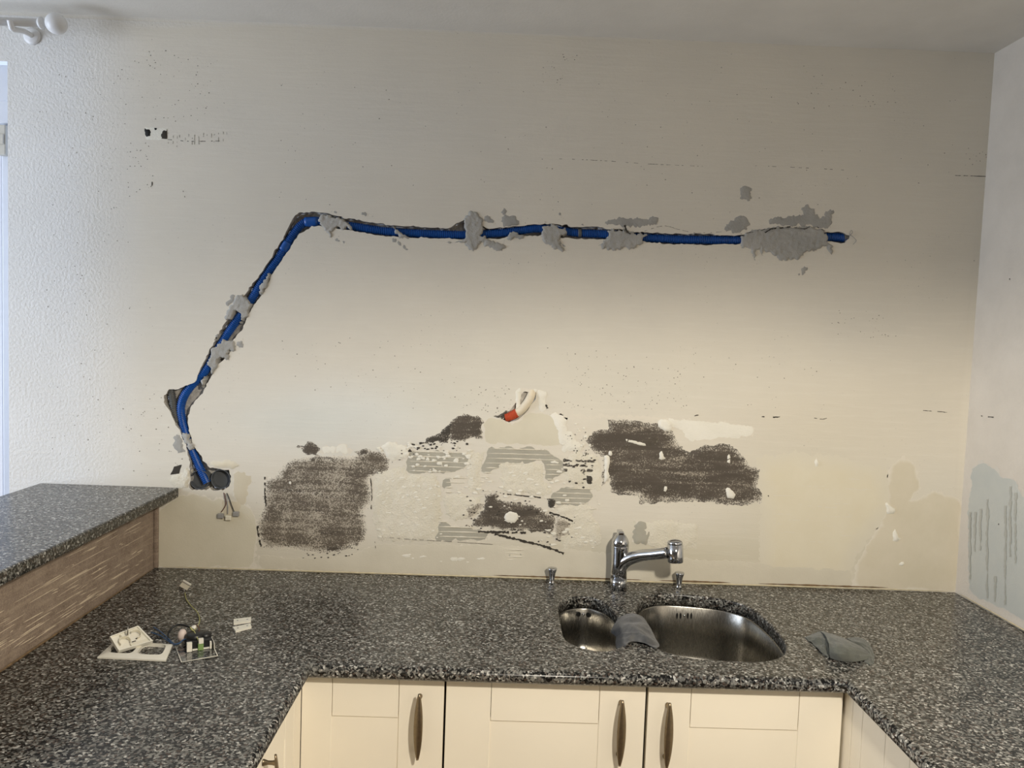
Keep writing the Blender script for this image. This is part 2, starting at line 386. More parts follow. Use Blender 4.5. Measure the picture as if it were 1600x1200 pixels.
# what is on the wall, plus a painted dimming of lamplight, in photo pixels: (x, y, radius x, radius y, colour, strength)
SPOTS = [(330,830,90,70,rgb(204,198,180),0.8),(300,800,70,30,rgb(204,198,180),0.5),(560,650,160,60,rgb(228,230,225),0.8),(1290,650,220,80,rgb(213,205,187),0.6),(1400,600,140,120,rgb(214,207,192),0.5),  # the widest spot here darkens the plaster to tone down the lamplight
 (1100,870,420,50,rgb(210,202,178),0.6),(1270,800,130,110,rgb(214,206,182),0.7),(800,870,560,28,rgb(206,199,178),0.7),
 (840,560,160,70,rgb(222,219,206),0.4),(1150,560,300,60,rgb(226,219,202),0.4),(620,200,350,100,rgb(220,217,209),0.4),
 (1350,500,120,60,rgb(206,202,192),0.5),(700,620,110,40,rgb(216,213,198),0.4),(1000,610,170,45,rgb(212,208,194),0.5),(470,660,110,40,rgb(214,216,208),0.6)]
def px_of(v):
    d = v-CAM; k = d.dot(FWD); return 800+F*d.dot(RGT)/k, 600-F*d.dot(UPV)/k
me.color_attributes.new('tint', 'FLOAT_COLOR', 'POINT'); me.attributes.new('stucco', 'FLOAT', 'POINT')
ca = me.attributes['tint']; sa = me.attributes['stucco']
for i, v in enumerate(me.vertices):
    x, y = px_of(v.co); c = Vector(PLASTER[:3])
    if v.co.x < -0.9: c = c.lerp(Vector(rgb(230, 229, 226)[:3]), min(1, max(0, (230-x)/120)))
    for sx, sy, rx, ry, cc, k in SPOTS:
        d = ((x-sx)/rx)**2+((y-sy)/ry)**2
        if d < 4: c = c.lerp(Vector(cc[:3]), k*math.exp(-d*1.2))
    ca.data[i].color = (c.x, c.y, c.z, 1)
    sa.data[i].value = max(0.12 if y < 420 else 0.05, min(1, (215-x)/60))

# recess linings
def lining(name, hole, depth, mat, label=None):
    n = len(hole); V = [(x, 0.0, z) for x, z in hole]; rnd = random.Random(9)
    cx = sum(p[0] for p in hole)/n
    ins = [(x, depth+rnd.uniform(-.002, .002), z) for x, z in hole]
    tv, tf = triangulate(hole, [], 0)
    Fc = [(i, (i+1) % n, n+(i+1) % n, n+i) for i in range(n)]
    b = 2*n; V += ins+[(x, depth, z) for x, z in tv]; Fc += [tuple(b+i for i in f) for f in tf]
    o = mk(name, V, Fc, mat, wall_back, label=label); return o
lining('cable_chase', H1, 0.031, 'chase', 'rough chiselled groove cut into the plaster')
lining('cable_recess', H2, 0.014, 'chase')


ceiling = box('ceiling', -3.3, XR+0.1, -4.6, 0.1, ZC, ZC+0.08, 'ceiling'); tag(ceiling, 'plain off-white kitchen ceiling', 'ceiling', kind='structure')
floor = box('floor', -3.3, XR+0.1, -4.6, 0.1, -0.08, 0.0, 'floor'); tag(floor, 'plain brown floor below the kitchen cabinets', 'floor', kind='structure')
wall_right = box('wall_right', XR, XR+0.1, -4.6, 0.1, 0.0, ZC, 'wall_side'); tag(wall_right, 'off-white side wall with damp grey stain at the worktop end', 'wall', kind='structure')
wall_rear = box('wall_rear', -3.3, XR+0.1, -4.7, -4.6, 0.0, ZC, 'wall_rear'); tag(wall_rear, 'plain taupe wall behind the viewpoint', 'wall', kind='structure')
# left wall of the adjoining room with its window opening
wl = []
def quadbox(lst, *a):
    v, f = boxv(*a); b = len(lst[0]); lst[0].extend(v); lst[1].extend([tuple(b+i for i in q) for q in f])
L = ([], [])
quadbox(L, -3.3, -3.2, -4.6, 0.0, 0.0, 0.8); quadbox(L, -3.3, -3.2, -4.6, 0.0, 2.3, ZC)
quadbox(L, -3.3, -3.2, -4.6, -1.75, 0.8, 2.3); quadbox(L, -3.3, -3.2, -0.35, 0.0, 0.8, 2.3)
wall_left = mk('wall_left', L[0], L[1], 'wall_side'); tag(wall_left, 'off-white wall with the window of the adjoining room', 'wall', kind='structure')

# balcony door at the far left, only its edge is in view
door = empty('door_1', ((XD-2.35)/2, 0.05, 0.0), 'white framed balcony door at the left edge beside the stucco wall', 'door'); door['kind'] = 'structure'
z1 = on_y(6, 195, 0.05).z
box('shutter_box', -2.35, XD-0.001, 0.03, 0.14, on_y(6, 157, 0.03).z, ZD-0.001, 'door_white', door, 0.002)
box('head_board', -2.35, XD-0.001, 0.032, 0.14, z1, on_y(6, 156, 0.03).z-0.001, 'door_white', door, 0.002)
jx = on_y(5, 420, 0.05).x
box('frame', jx, XD-0.001, 0.045, 0.12, 0.0, z1-0.001, 'door_white', door, 0.003)
box('frame', -2.35, -2.29, 0.045, 0.12, 0.0, z1-0.001, 'door_white', door, 0.003)
sash = box('sash', -2.289, -2.2, 0.055, 0.11, 0.01, z1-0.012, 'door_white', door, 0.003)
box('sash', jx-0.095, jx-0.005, 0.055, 0.11, 0.01, z1-0.012, 'door_white', door, 0.003)
box('sash', -2.199, jx-0.096, 0.055, 0.11, 0.01, 0.12, 'door_white', door, 0.003)
box('pane', -2.199, jx-0.096, 0.078, 0.084, 0.121, z1-0.013, 'glass', door)
hz0 = on_y(8, 243, 0.03).z; hz1 = on_y(8, 196, 0.03).z
hg = box('hinge', jx+0.001, on_y(12, 220, 0.03).x, 0.02, 0.044, hz0, hz1, 'hinge_cream', door, 0.003, label='cream hinge block')
box('hinge', jx+0.003, on_y(11, 220, 0.03).x-0.002, 0.015, 0.0195, hz0+0.03, hz1-0.028, 'hinge_cream', door, 0.001)

# half wall below the bar top
XL = -1.0105
hw = box('wall_half', XL-0.11, XL, -2.6, -0.001, 0.0, 1.124, 'brown'); tag(hw, 'low brown dividing wall with scraped comb marks under the granite bar top', 'wall', kind='structure')
rnd = random.Random(4); V = []; Fc = []
def strip(V, Fc, a, b, hw_, out, up):          # thin raised ragged bar from a to b, half width hw_, height out (vector)
    n = max(3, int((b-a).length/0.012)); base = len(V)
    for i in range(n+1):
        s = i/n; p = a.lerp(b, s); k = math.sin(math.pi*min(1, max(0, s)))**0.4*rnd.uniform(0.55, 1.1)
        V.extend([p-up*hw_*k, p+out*k, p+up*hw_*k])
    for i in range(n):
        q = base+3*i; Fc.append((q, q+3, q+4, q+1)); Fc.append((q+1, q+4, q+5, q+2))
for k in range(190):
    z = rnd.uniform(0.925, 1.105); y0 = rnd.uniform(-1.0, -0.06); Ln = rnd.choice((rnd.uniform(0.01, 0.05), rnd.uniform(0.03, 0.11), rnd.uniform(0.05, 0.2)))
    if z > 0.99 and rnd.random() < 0.45: continue
    strip(V, Fc, Vector((XL+0.0003, max(-1.3, y0-Ln), z)), Vector((XL+0.0003, y0, z+rnd.uniform(-.003, .003))), rnd.uniform(0.0006, 0.0017), Vector((0.0012, 0, 0)), Vector((0, 0, 1)))
rg = mk('comb_ridges', V, Fc, 'ridge_pale', hw, label='pale comb marks left by old adhesive'); rg['kind'] = 'stuff'
tr = box('edge_strip', XL, XL+0.012, -0.013, -0.001, TOP+0.001, 1.122, 'brown', hw, 0.003)
V = []; Fc = []
strip(V, Fc, Vector((XL+0.004, -1.4, TOP+0.0015)), Vector((XL+0.004, -0.02, TOP+0.0015)), 0.004, Vector((0.003, 0, 0.002)), Vector((0, 0, 1)))
mk('sealant_line', V, Fc, 'sealant_brown', hw)

# ------------------------------------------------------------------ films, residues and mortar on the wall
class Back:                                   # 2-D = photo pixels, 3-D = wall face, off = distance proud of the wall
    @staticmethod
    def p(q, off): v = on_y(q[0], q[1], 0.0); return Vector((v.x, -off, v.z))
class Right:
    @staticmethod
    def p(q, off): v = on_x(q[0], q[1], XR); return Vector((XR-off, v.y, v.z))
def patch(name, pts, mat, thick=0.0008, rag=3.0, seed=1, cell=7, edge=6.0, lump=0.0, lscale=0.12, base=0.0004, surf=Back, parent=None, label=None, lev=3, emin=0.0):
    outline = ragged(pts, rag, seed, lev)
    V2, Fc = triangulate(outline, [], cell, seed, 0.4); V = []; ed = []
    for q in V2:
        d = edgedist(q, outline); e = max(emin, min(1.0, d/edge))
        off = base+thick*(1-(1-e)**2)
        if lump: off += lump*e*(noise.noise(Vector((q[0]*lscale, q[1]*lscale, seed*3.1)))+0.45*noise.noise(Vector((q[0]*lscale*2.7, q[1]*lscale*2.7, seed*1.7)))+0.35)
        if d < 0.05 and surf is Back:
            off = base*0.3
            if inside(q, HOLE1): off = -0.022
        V.append(surf.p(q, max(off, 0.0001) if off > -0.01 else off)); ed.append(e)
    o = mk(name, V, Fc, mat, parent or wall_back, True, label)
    at = o.data.attributes.new('edge', 'FLOAT', 'POINT')
    for i, e in enumerate(ed): at.data[i].value = e
    n = o.data.polygons
    if len(n):
        s = sum((p.normal.y if surf is Back else p.normal.x)*p.area for p in n)
        if s > 0: o.data.flip_normals()
    return o
# primer and filler areas
patch('primer_patch', [(243,800),(282,772),(300,770),(355,782),(392,792),(404,815),(402,860),(398,889),(243,886)], 'primer_olive', rag=4, seed=2, edge=14, base=0.0002, cell=14)
patch('primer_patch', [(1180,716),(1240,706),(1310,712),(1385,735),(1400,790),(1360,840),(1335,872),(1330,912),(1188,905),(1186,800)], 'primer', rag=4, seed=3, edge=30, base=0.0002, cell=16)
patch('primer_patch', [(1388,740),(1398,724),(1413,711),(1426,722),(1434,740),(1440,762),(1424,782),(1457,767),(1482,773),(1504,783),(1500,926),(1330,919),(1338,880),(1362,838),(1384,800)], 'primer_corner', rag=3, seed=4, edge=8, base=0.0003, cell=14, label='darker beige primer in the corner')
patch('primer_patch', [(757,655),(786,656),(800,664),(826,645),(846,642),(858,648),(880,656),(888,676),(885,692),(862,697),(820,695),(757,693)], 'primer_olive', rag=2.5, seed=6, edge=5, base=0.0003, cell=10, label='smooth olive beige filler block')
patch('primer_patch', [(404,868),(470,872),(540,868),(590,850),(760,852),(940,862),(1130,876),(1330,888),(1330,919),(1100,913),(735,900),(430,890),(404,889)], 'primer_grey', rag=2, seed=8, edge=5, base=0.0003, cell=6)
patch('filler_smear', [(806,610),(812,606),(840,609),(853,612),(853,642),(843,644),(840,614),(815,611),(812,640),(806,642)], 'filler_white', rag=1.2, seed=9, edge=2, cell=4, thick=0.002)
patch('filler_smear', [(855,645),(900,648),(1000,650),(1060,655),(1130,660),(1180,668),(1176,682),(1080,690),(1062,672),(1030,657),(950,653),(880,656)], 'filler_white', rag=3, seed=10, edge=6, cell=8)
patch('filler_smear', [(860,640),(880,646),(900,690),(912,705),(905,712),(880,705),(872,680)], 'filler_white', rag=5, seed=11, edge=6, cell=6, thick=0.002, lump=0.002)
patch('filler_smear', [(498,706),(510,696),(540,694),(555,703),(540,709)], 'filler_white', rag=3, seed=12, edge=5, cell=6)
patch('filler_smear', [(590,700),(608,690),(630,697),(640,706),(634,720),(610,718),(600,708)], 'filler_white', rag=4, seed=13, edge=4, cell=5, thick=0.003, lump=0.003)
for k, pl in enumerate([[(587,738),(634,728),(636,742),(680,743),(690,770),(690,812),(680,846),(590,844),(582,800)], [(783,724),(846,724),(850,752),(866,770),(850,776),(785,768)], [(988,815),(1030,812),(1090,820),(1088,858),(1040,862),(1010,852)], [(870,792),(920,786),(938,830),(940,850),(880,858),(868,830)], [(692,772),(755,774),(740,812),(700,812)], [(730,705),(762,704),(752,730),(748,770),(732,768)], [(896,708),(936,712),(940,764),(905,762),(880,748),(882,730)]]):
    patch('plaster_residue', pl, 'rough_cream', rag=3.5, seed=20+k, edge=5, cell=5, thick=0.0012, lump=0.0022, lscale=0.2)
# grey notched-trowel areas with proud ridges
def comb(pts, seed, period=7.6, ridge_mat='rough_cream', parent_mat='comb_grey'):
    g = patch('comb_patch', pts, parent_mat, rag=3.5, seed=seed, edge=2, cell=9, base=0.0005, lev=4)
    ys = [p[1] for p in pts]; xs = [p[0] for p in pts]; V = []; Fc = []; y = min(ys)+2
    while y < max(ys):
        run = None; x = min(xs)
        while x <= max(xs)+1:
            ins = inside((x, y+(x-min(xs))*0.03), pts)
            if ins and run is None: run = x
            if (not ins or x+4 > max(xs)) and run is not None:
                if x-run > 6:
                    a = Back.p((run, y+(run-min(xs))*0.03), 0.0011); b = Back.p((x, y+(x-min(xs))*0.03), 0.0011)
                    strip(V, Fc, a, b, 0.0024, Vector((0, -0.0022, 0)), Vector((0, 0, 1)))
                run = None
            x += 4
        y += period
    if V:
        r_ = mk('trowel_ridges', V, Fc, ridge_mat, g); at = r_.data.attributes.new('edge', 'FLOAT', 'POINT')
        for i in range(len(V)): at.data[i].value = 1.0
        r_['kind'] = 'stuff'
comb([(640,703),(730,706),(731,732),(700,738),(680,741),(637,741),(634,722)], 31)
comb([(764,698),(850,700),(866,713),(880,719),(880,745),(850,752),(847,722),(790,727),(768,737),(752,760),(745,755),(756,722)], 32)
comb([(694,746),(731,744),(729,753),(706,759),(703,772),(691,772)], 33)
comb([(681,813),(698,813),(701,820),(740,823),(766,838),(764,843),(745,844),(680,845)], 34)
comb([(862,766),(898,760),(929,761),(926,776),(915,790),(890,793),(871,788),(855,779)], 35)
comb([(784,856),(818,857),(822,872),(790,877)], 36, 5.5)
comb([(890,797),(930,792),(934,797),(893,804)], 37)
patch('mortar_smear', [(990,822),(998,815),(1008,817),(1012,824),(1021,830),(1013,840),(1009,852),(1000,848),(992,853),(988,840)], 'comb_grey', rag=3, seed=38, edge=2, cell=4, base=0.002)
# dark adhesive left by the old tiles
patch('adhesive_patch', [(454,717),(500,713),(551,711),(574,703),(585,705),(608,713),(608,728),(603,741),(580,743),(581,796),(569,798),(572,846),(544,859),(500,866),(467,860),(416,857),(410,857),(401,815),(409,808),(413,792),(414,754),(418,746),(433,743),(441,725)], 'adhesive_brown', rag=2.5, seed=41, edge=9, cell=8, base=0.0006, label='large dark brown patch of old tile adhesive')
patch('adhesive_patch', [(463,699),(475,697),(480,690),(487,690),(496,697),(500,700),(494,711),(478,710),(472,702)], 'adhesive_dark', rag=2, seed=42, edge=4, cell=4, base=0.0006)
patch('adhesive_patch', [(553,706),(566,702),(573,700),(576,710),(560,713)], 'adhesive_dark', rag=1.5, seed=43, edge=4, cell=4, base=0.0007)
patch('adhesive_patch', [(658,692),(670,683),(690,675),(700,664),(710,657),(706,680),(700,692),(685,689)], 'adhesive_black', rag=2.5, seed=44, edge=3, cell=4, base=0.0007)
patch('adhesive_patch', [(700,666),(712,655),(722,650),(724,646),(734,648),(740,650),(748,652),(755,657),(753,670),(755,683),(744,686),(735,684),(722,687),(705,690)], 'adhesive_dark', rag=3, seed=45, edge=4, cell=4, base=0.0008)
patch('adhesive_patch', [(771,650),(780,648),(790,641),(795,643),(786,655),(776,653)], 'adhesive_black', rag=1, seed=46, edge=2, cell=3, base=0.0008)
patch('adhesive_patch', [(949,655),(977,657),(1025,661),(1040,668),(1050,674),(1061,694),(1078,707),(1103,695),(1140,694),(1157,708),(1174,728),(1187,733),(1181,762),(1196,773),(1188,787),(1171,787),(1146,790),(1103,784),(1061,784),(999,787),(997,774),(966,774),(953,767),(954,747),(940,760),(942,714),(929,708),(915,688),(932,674),(952,669)], 'adhesive_dark', rag=2.5, seed=47, edge=11, cell=8, base=0.0008, label='long dark patch of old tile adhesive above the tap')
patch('adhesive_patch', [(758,771),(777,772),(778,782),(822,789),(845,793),(866,808),(864,834),(828,829),(777,826),(747,824),(726,822),(739,816),(756,797)], 'adhesive_dark', rag=3, seed=48, edge=5, cell=5, base=0.0026, label='dark adhesive patch with a pale round spot')
patch('adhesive_patch', [(866,806),(884,808),(896,816),(890,840),(868,846),(864,832)], 'adhesive_thin', rag=3, seed=49, edge=5, cell=5, base=0.0024)
patch('adhesive_patch', [(726,782),(754,786),(752,800),(738,812),(728,806)], 'adhesive_thin', rag=3, seed=50, edge=5, cell=5, base=0.0024)
patch('adhesive_patch', [(854,779),(868,781),(868,795),(856,792)], 'adhesive_black', rag=1.5, seed=51, edge=2, cell=3, base=0.003)
for k, (a, b, c_, d) in enumerate([(880,717,929,722), (879,724,929,729), (906,731,929,737), (877,731,888,736), (916,742,926,758), (913,706,917,715)]):
    patch('adhesive_patch', [(a, b), ((a+c_)/2, b+.6), (c_, b+1), (c_, d+1), ((a+c_)/2, d+.4), (a, d)], 'adhesive_black', rag=1, seed=52+k, edge=1.5, cell=3, base=0.0032)
def streak(pts, w, seed, mat='adhesive_line'):   # darker trowel streak across a patch
    P = resample(catmull([Vector((x, y, 0)) for x, y in pts], 8), 9.0); n = len(P)
    up = [(p.x, p.y-w*(0.35+0.65*math.sin(math.pi*i/max(1, n-1)))/2) for i, p in enumerate(P)]; dn_ = [(p.x, p.y+w*(0.35+0.65*math.sin(math.pi*i/max(1, n-1)))/2) for i, p in enumerate(P)][::-1]
    patch('adhesive_streak', up+dn_, mat, rag=w*0.55, seed=seed, edge=2.5, cell=4, base=0.0019, thick=0.0003)
for k, (pts, w_) in enumerate([([(418,762),(450,766),(500,772),(540,780),(575,792)], 7), ([(416,792),(460,795),(510,802),(560,818)], 5), ([(470,828),(520,832),(565,824)], 6), ([(420,838),(470,846),(520,838)], 4), ([(480,858),(530,856),(568,846)], 5), ([(460,722),(510,718),(560,728)], 5), ([(440,748),(470,752),(500,748)], 4),
    ([(958,704),(990,694),(1030,686),(1058,682)], 12), ([(945,738),(990,734),(1030,742),(1060,738)], 9), ([(958,764),(1000,760),(1040,766),(1080,770)], 8), ([(1080,740),(1120,735),(1160,745)], 5), ([(1060,762),(1100,768),(1150,760)], 5)]):
    streak(pts, w_, 500+k)
# pale plaster nubs on the dark patch and the round spot
for k, pl in enumerate([[(950,711),(953,696),(957,709),(955,713)], [(1029,717),(1033,700),(1037,712),(1041,716),(1033,719)], [(953,761),(956,745),(958,758),(956,764)], [(1036,767),(1040,747),(1043,764),(1040,769)], [(1135,722),(1138,704),(1142,716),(1141,724)], [(1132,760),(1140,762),(1150,772),(1146,780),(1136,778)], [(1026,657),(1040,655),(1052,662),(1048,673),(1038,673),(1028,666)], [(799+12.5*math.cos(q*.45), 808+10.5*math.sin(q*.45)) for q in range(14)], [(963,680),(985,687),(1012,694),(1010,697),(980,691)], [(452,748),(458,758),(452,756)], [(1272,722),(1276,714),(1279,724),(1275,733)], [(1268,832),(1270,818),(1273,830)], [(1383,782),(1392,790),(1402,796),(1396,803),(1386,803)], [(1394,832),(1398,826),(1404,840),(1409,842),(1402,847),(1394,845)], [(1400,881),(1416,877),(1410,884)], [(1478,824),(1486,826),(1484,831)], [(944,712),(952,712),(952,752),(944,754)]]):
    patch('plaster_nub', pl, 'filler_white', rag=1.0, seed=70+k, edge=2.5, cell=3, thick=0.004, base=0.0015, lev=2)
def flakes(name, region, n, size, mat, seed, off=0.002, asp=1.6, label=None, parent=None, surf=Back):
    r_ = random.Random(seed); V = []; Fc = []; xs = [p[0] for p in region]; ys = [p[1] for p in region]; k = 0
    while k < n:
        x, y = r_.uniform(min(xs), max(xs)), r_.uniform(min(ys), max(ys)); k += 1
        if not inside((x, y), region): continue
        m = r_.randint(5, 8); s_ = r_.uniform(*size); b = len(V); V.append(surf.p((x, y), off+0.0004+0.0006*s_/4))
        for j in range(m):
            a_ = 2*math.pi*j/m; rr_ = s_*r_.uniform(0.45, 1.0); V.append(surf.p((x+rr_*asp*math.cos(a_), y+rr_*math.sin(a_)), off))
        Fc += [(b, b+1+j, b+1+(j+1) % m) for j in range(m)]
    o = mk(name, V, Fc, mat, parent or wall_back, False, label); o['kind'] = 'stuff'
    at = o.data.attributes.new('edge', 'FLOAT', 'POINT')
    for i in range(len(V)): at.data[i].value = 1.0
    return o
flakes('plaster_flakes', [(636,696),(735,700),(736,735),(640,738)], 60, (1.0, 3.4), 'filler_white', 401, 0.0030, 2.0)
flakes('plaster_flakes', [(590,700),(640,692),(650,715),(600,722)], 22, (1.5, 5), 'filler_white', 402, 0.0030, 1.3)
flakes('plaster_flakes', [(860,640),(905,650),(930,715),(880,715)], 40, (1.0, 4), 'filler_white', 403, 0.0024, 1.2)
flakes('plaster_flakes', [(700,745),(870,720),(940,770),(930,860),(870,856),(720,780)], 150, (0.9, 3.2), 'filler_white', 404, 0.0032, 2.2)
flakes('plaster_flakes', [(590,735),(690,745),(690,842),(590,842)], 70, (0.8, 2.4), 'filler_white', 405, 0.0030, 2.2)
flakes('plaster_flakes', [(590,862),(700,868),(760,872),(760,880),(600,874)], 26, (1.4, 4), 'filler_white', 406, 0.0014, 2.4)
flakes('adhesive_crumbs', [(640,694),(700,686),(740,694),(735,704),(660,704)], 40, (0.7, 2.4), 'black_soft', 411, 0.0034, 1.6)
flakes('adhesive_crumbs', [(620,700),(660,698),(650,722),(612,726)], 22, (0.7, 2.4), 'black_soft', 412, 0.0036, 1.6)
flakes('adhesive_crumbs', [(730,765),(780,765),(900,806),(892,850),(860,850),(780,830),(720,826)], 110, (0.5, 1.8), 'black_soft', 413, 0.0044, 1.5)
flakes('adhesive_crumbs', [(872,712),(930,708),(930,765),(900,768),(880,745)], 34, (0.7, 2.2), 'black_soft', 414, 0.0044, 1.8)
flakes('adhesive_crumbs', [(880,680),(915,672),(925,720),(905,718)], 60, (0.5, 1.5), 'black_soft', 415, 0.0036, 1.2)
flakes('adhesive_crumbs', [(455,862),(560,852),(570,866),(470,874)], 40, (0.5, 1.5), 'black_soft', 416, 0.0030, 1.8)
for k, (rg_, n_) in enumerate([([(200,70),(330,90),(330,190),(230,190)], 90), ([(195,210),(240,220),(240,300),(200,300)], 40), ([(700,605),(800,600),(800,650),(720,640)], 60), ([(1300,480),(1400,490),(1400,530),(1300,525)], 40), ([(900,560),(1070,570),(1070,640),(880,640)], 90), ([(850,85),(905,85),(870,135),(845,130)], 40), ([(1250,100),(1400,100),(1400,170),(1260,170)], 40), ([(60,100),(200,80),(210,740),(80,740)], 200), ([(400,520),(1300,560),(1300,640),(500,640)], 160), ([(240,600),(330,740),(300,760),(200,740),(200,600)], 60), ([(420,120),(1500,130),(1500,320),(430,320)], 120), ([(1500,230),(1545,235),(1540,265),(1510,265)], 16)]):
    flakes('pits', rg_, n_, (0.35, 1.15), 'hairline' if k % 3 else 'pit_dark', 430+k, 0.0003, 1.2)
# hairline cracks and ragged black lines
def crack(pts, w, mat='crack', gap=0.25, seed=1, off=0.0012, surf=Back, parent=None):
    rnd2 = random.Random(seed); P = catmull([Vector((x, y, 0)) for x, y in pts], 8); P = resample(P, 2.2); V = []; Fc = []; on = True
    last = None
    for i, p in enumerate(P):
        if rnd2.random() < gap: last = None; continue
        k = w*rnd2.uniform(0.4, 1.2); jy = rnd2.uniform(-.18, .18)*w
        T = (P[min(len(P)-1, i+1)]-P[max(0, i-1)]).normalized(); N = Vector((-T.y, T.x, 0))
        a = p+N*(k/2+jy); b = p-N*(k/2-jy); s = len(V)
        V += [surf.p((a.x, a.y), off), surf.p((b.x, b.y), off)]
        if last is not None: Fc.append((last, last+1, s+1, s))
        last = s
    if Fc: return mk('crack', V, Fc, mat, parent or wall_back)
for k, (pts, w_, g_, of) in enumerate([
    ([(872,248),(940,251),(1010,256),(1100,260)], 1.1, 0.35, .0006), ([(1180,259),(1250,262),(1322,266)], 1.1, 0.3, .0006), ([(1490,274),(1520,275),(1548,276)], 1.2, 0.3, .0006),
    ([(262,218),(300,221),(345,220)], 1.2, 0.45, .0006), ([(773,834),(810,843),(850,853),(882,865)], 4.0, 0.05, .003), ([(747,830),(785,831),(826,832)], 4.0, 0.08, .0032),
    ([(858,801),(876,806),(897,815)], 3.0, 0.1, .0034), ([(786,771),(815,774),(846,777)], 1.8, 0.15, .0034), ([(1005,362),(1036,353),(1062,359),(1090,364),(1130,362)], 1.0, 0.2, .0006),
    ([(1194,364),(1205,358),(1225,356),(1236,354)], 2.0, 0.1, .0068), ([(1240,356),(1255,358),(1270,354),(1285,360),(1293,364)], 1.5, 0.2, .0068), ([(1156,366),(1180,362),(1196,358)], 1.2, 0.2, .0068),
    ([(976,352),(979,362),(986,366)], 3.0, 0.05, .006), ([(1200,774),(1206,783),(1209,790)], 1.8, 0.0, .0008), ([(1190,651),(1205,652),(1220,651)], 1.8, 0.2, .0008), ([(1268,652),(1284,655),(1292,653)], 1.2, 0.3, .0006),
    ([(1438,641),(1465,643),(1487,645)], 1.3, 0.3, .0006), ([(1085,650),(1092,648)], 2, 0, .0012), ([(866,652),(875,655)], 3.5, 0, .0014), ([(853,632),(856,640)], 3, 0.1, .0022), ([(586,846),(587,862),(585,878)], 1.2, 0.1, .0008),
    ([(579,745),(581,770),(580,796)], 1.6, 0.2, .0010), ([(664,838),(665,844)], 3, 0, .0008), ([(245,812),(246,816)], 2.5, 0, .0008), ([(286,298),(290,312)], 1.2, 0.3, .0006), ([(238,284),(237,292)], 1.8, 0.2, .0006),
    ([(414,745),(414,770),(416,792)], 3, 0.1, .0012), ([(402,815),(404,835),(409,856)], 3.5, 0.1, .0012), ([(590,838),(640,842),(690,845),(770,850)], 1.0, 0.15, .0032)]):
    crack(pts, w_*(0.8 if w_ < 1.4 else 1), 'hairline' if w_ < 1.15 else 'crack', g_, 100+k, of)
# comb hairlines in the primer right of the tap
for k in range(26):
    r_ = random.Random(300+k); y = r_.uniform(745, 850); x = r_.uniform(1190, 1330)
    crack([(x, y), (x+r_.uniform(14, 50), y+r_.uniform(0, 1.5))], 0.8, 'primer_dark', 0.2, 300+k, .0012)
# mortar closing the chase
MORT = [
 ([(492,348),(500,335),(512,334),(524,340),(536,341),(545,349),(551,358),(540,358),(525,356),(516,362),(518,371),(510,361),(503,354)], 61),
 ([(724,343),(735,330),(742,331),(752,340),(758,358),(752,368),(766,375),(786,381),(788,374),(790,384),(785,392),(770,388),(757,386),(752,379),(744,390),(737,390),(732,386),(730,377),(715,379),(697,379),(726,374),(727,360)], 62),
 ([(848,352),(868,351),(880,356),(890,360),(886,368),(876,370),(873,376),(884,386),(874,381),(886,393),(868,390),(858,381),(850,378),(845,368)], 63),
 ([(947,362),(955,357),(980,360),(1000,363),(1013,366),(1004,375),(1000,384),(988,388),(975,387),(960,391),(945,388),(934,383),(947,374)], 64),
 ([(1157,368),(1180,359),(1200,356),(1234,354),(1262,354),(1280,358),(1294,364),(1295,376),(1302,386),(1300,398),(1294,392),(1286,385),(1272,394),(1262,392),(1256,400),(1246,406),(1235,407),(1222,408),(1210,401),(1203,394),(1194,391),(1192,400),(1187,390),(1182,391),(1180,408),(1175,400),(1174,390),(1164,386),(1158,388),(1158,379)], 65),
 ([(352,498),(356,484),(366,466),(377,461),(388,467),(397,478),(389,492),(380,502),(373,506),(374,494),(369,486),(361,501)], 66),
 ([(322,572),(330,550),(338,537),(348,529),(360,531),(367,537),(369,549),(358,548),(358,564),(346,560),(337,577),(330,588),(329,576)], 67),
 ([(402,461),(404,447),(416,427),(424,424),(420,440),(411,461)], 68),
 ([(283,680),(294,674),(299,688),(305,704),(296,704),(289,694)], 69),
 ([(612,352),(622,356),(630,366),(640,372),(625,373),(616,366)], 70), ([(793,366),(803,361),(811,367),(822,366),(818,372),(800,374),(792,373)], 71),
 ([(316,588),(320,584),(322,592),(318,610),(315,604)], 72)]
for pl, sd in MORT: patch('mortar_dab', pl, 'mortar', rag=2.6, seed=sd, edge=1.8, cell=2.0, thick=0.0022, lump=0.0017, lscale=0.2, base=0.0008, lev=4)
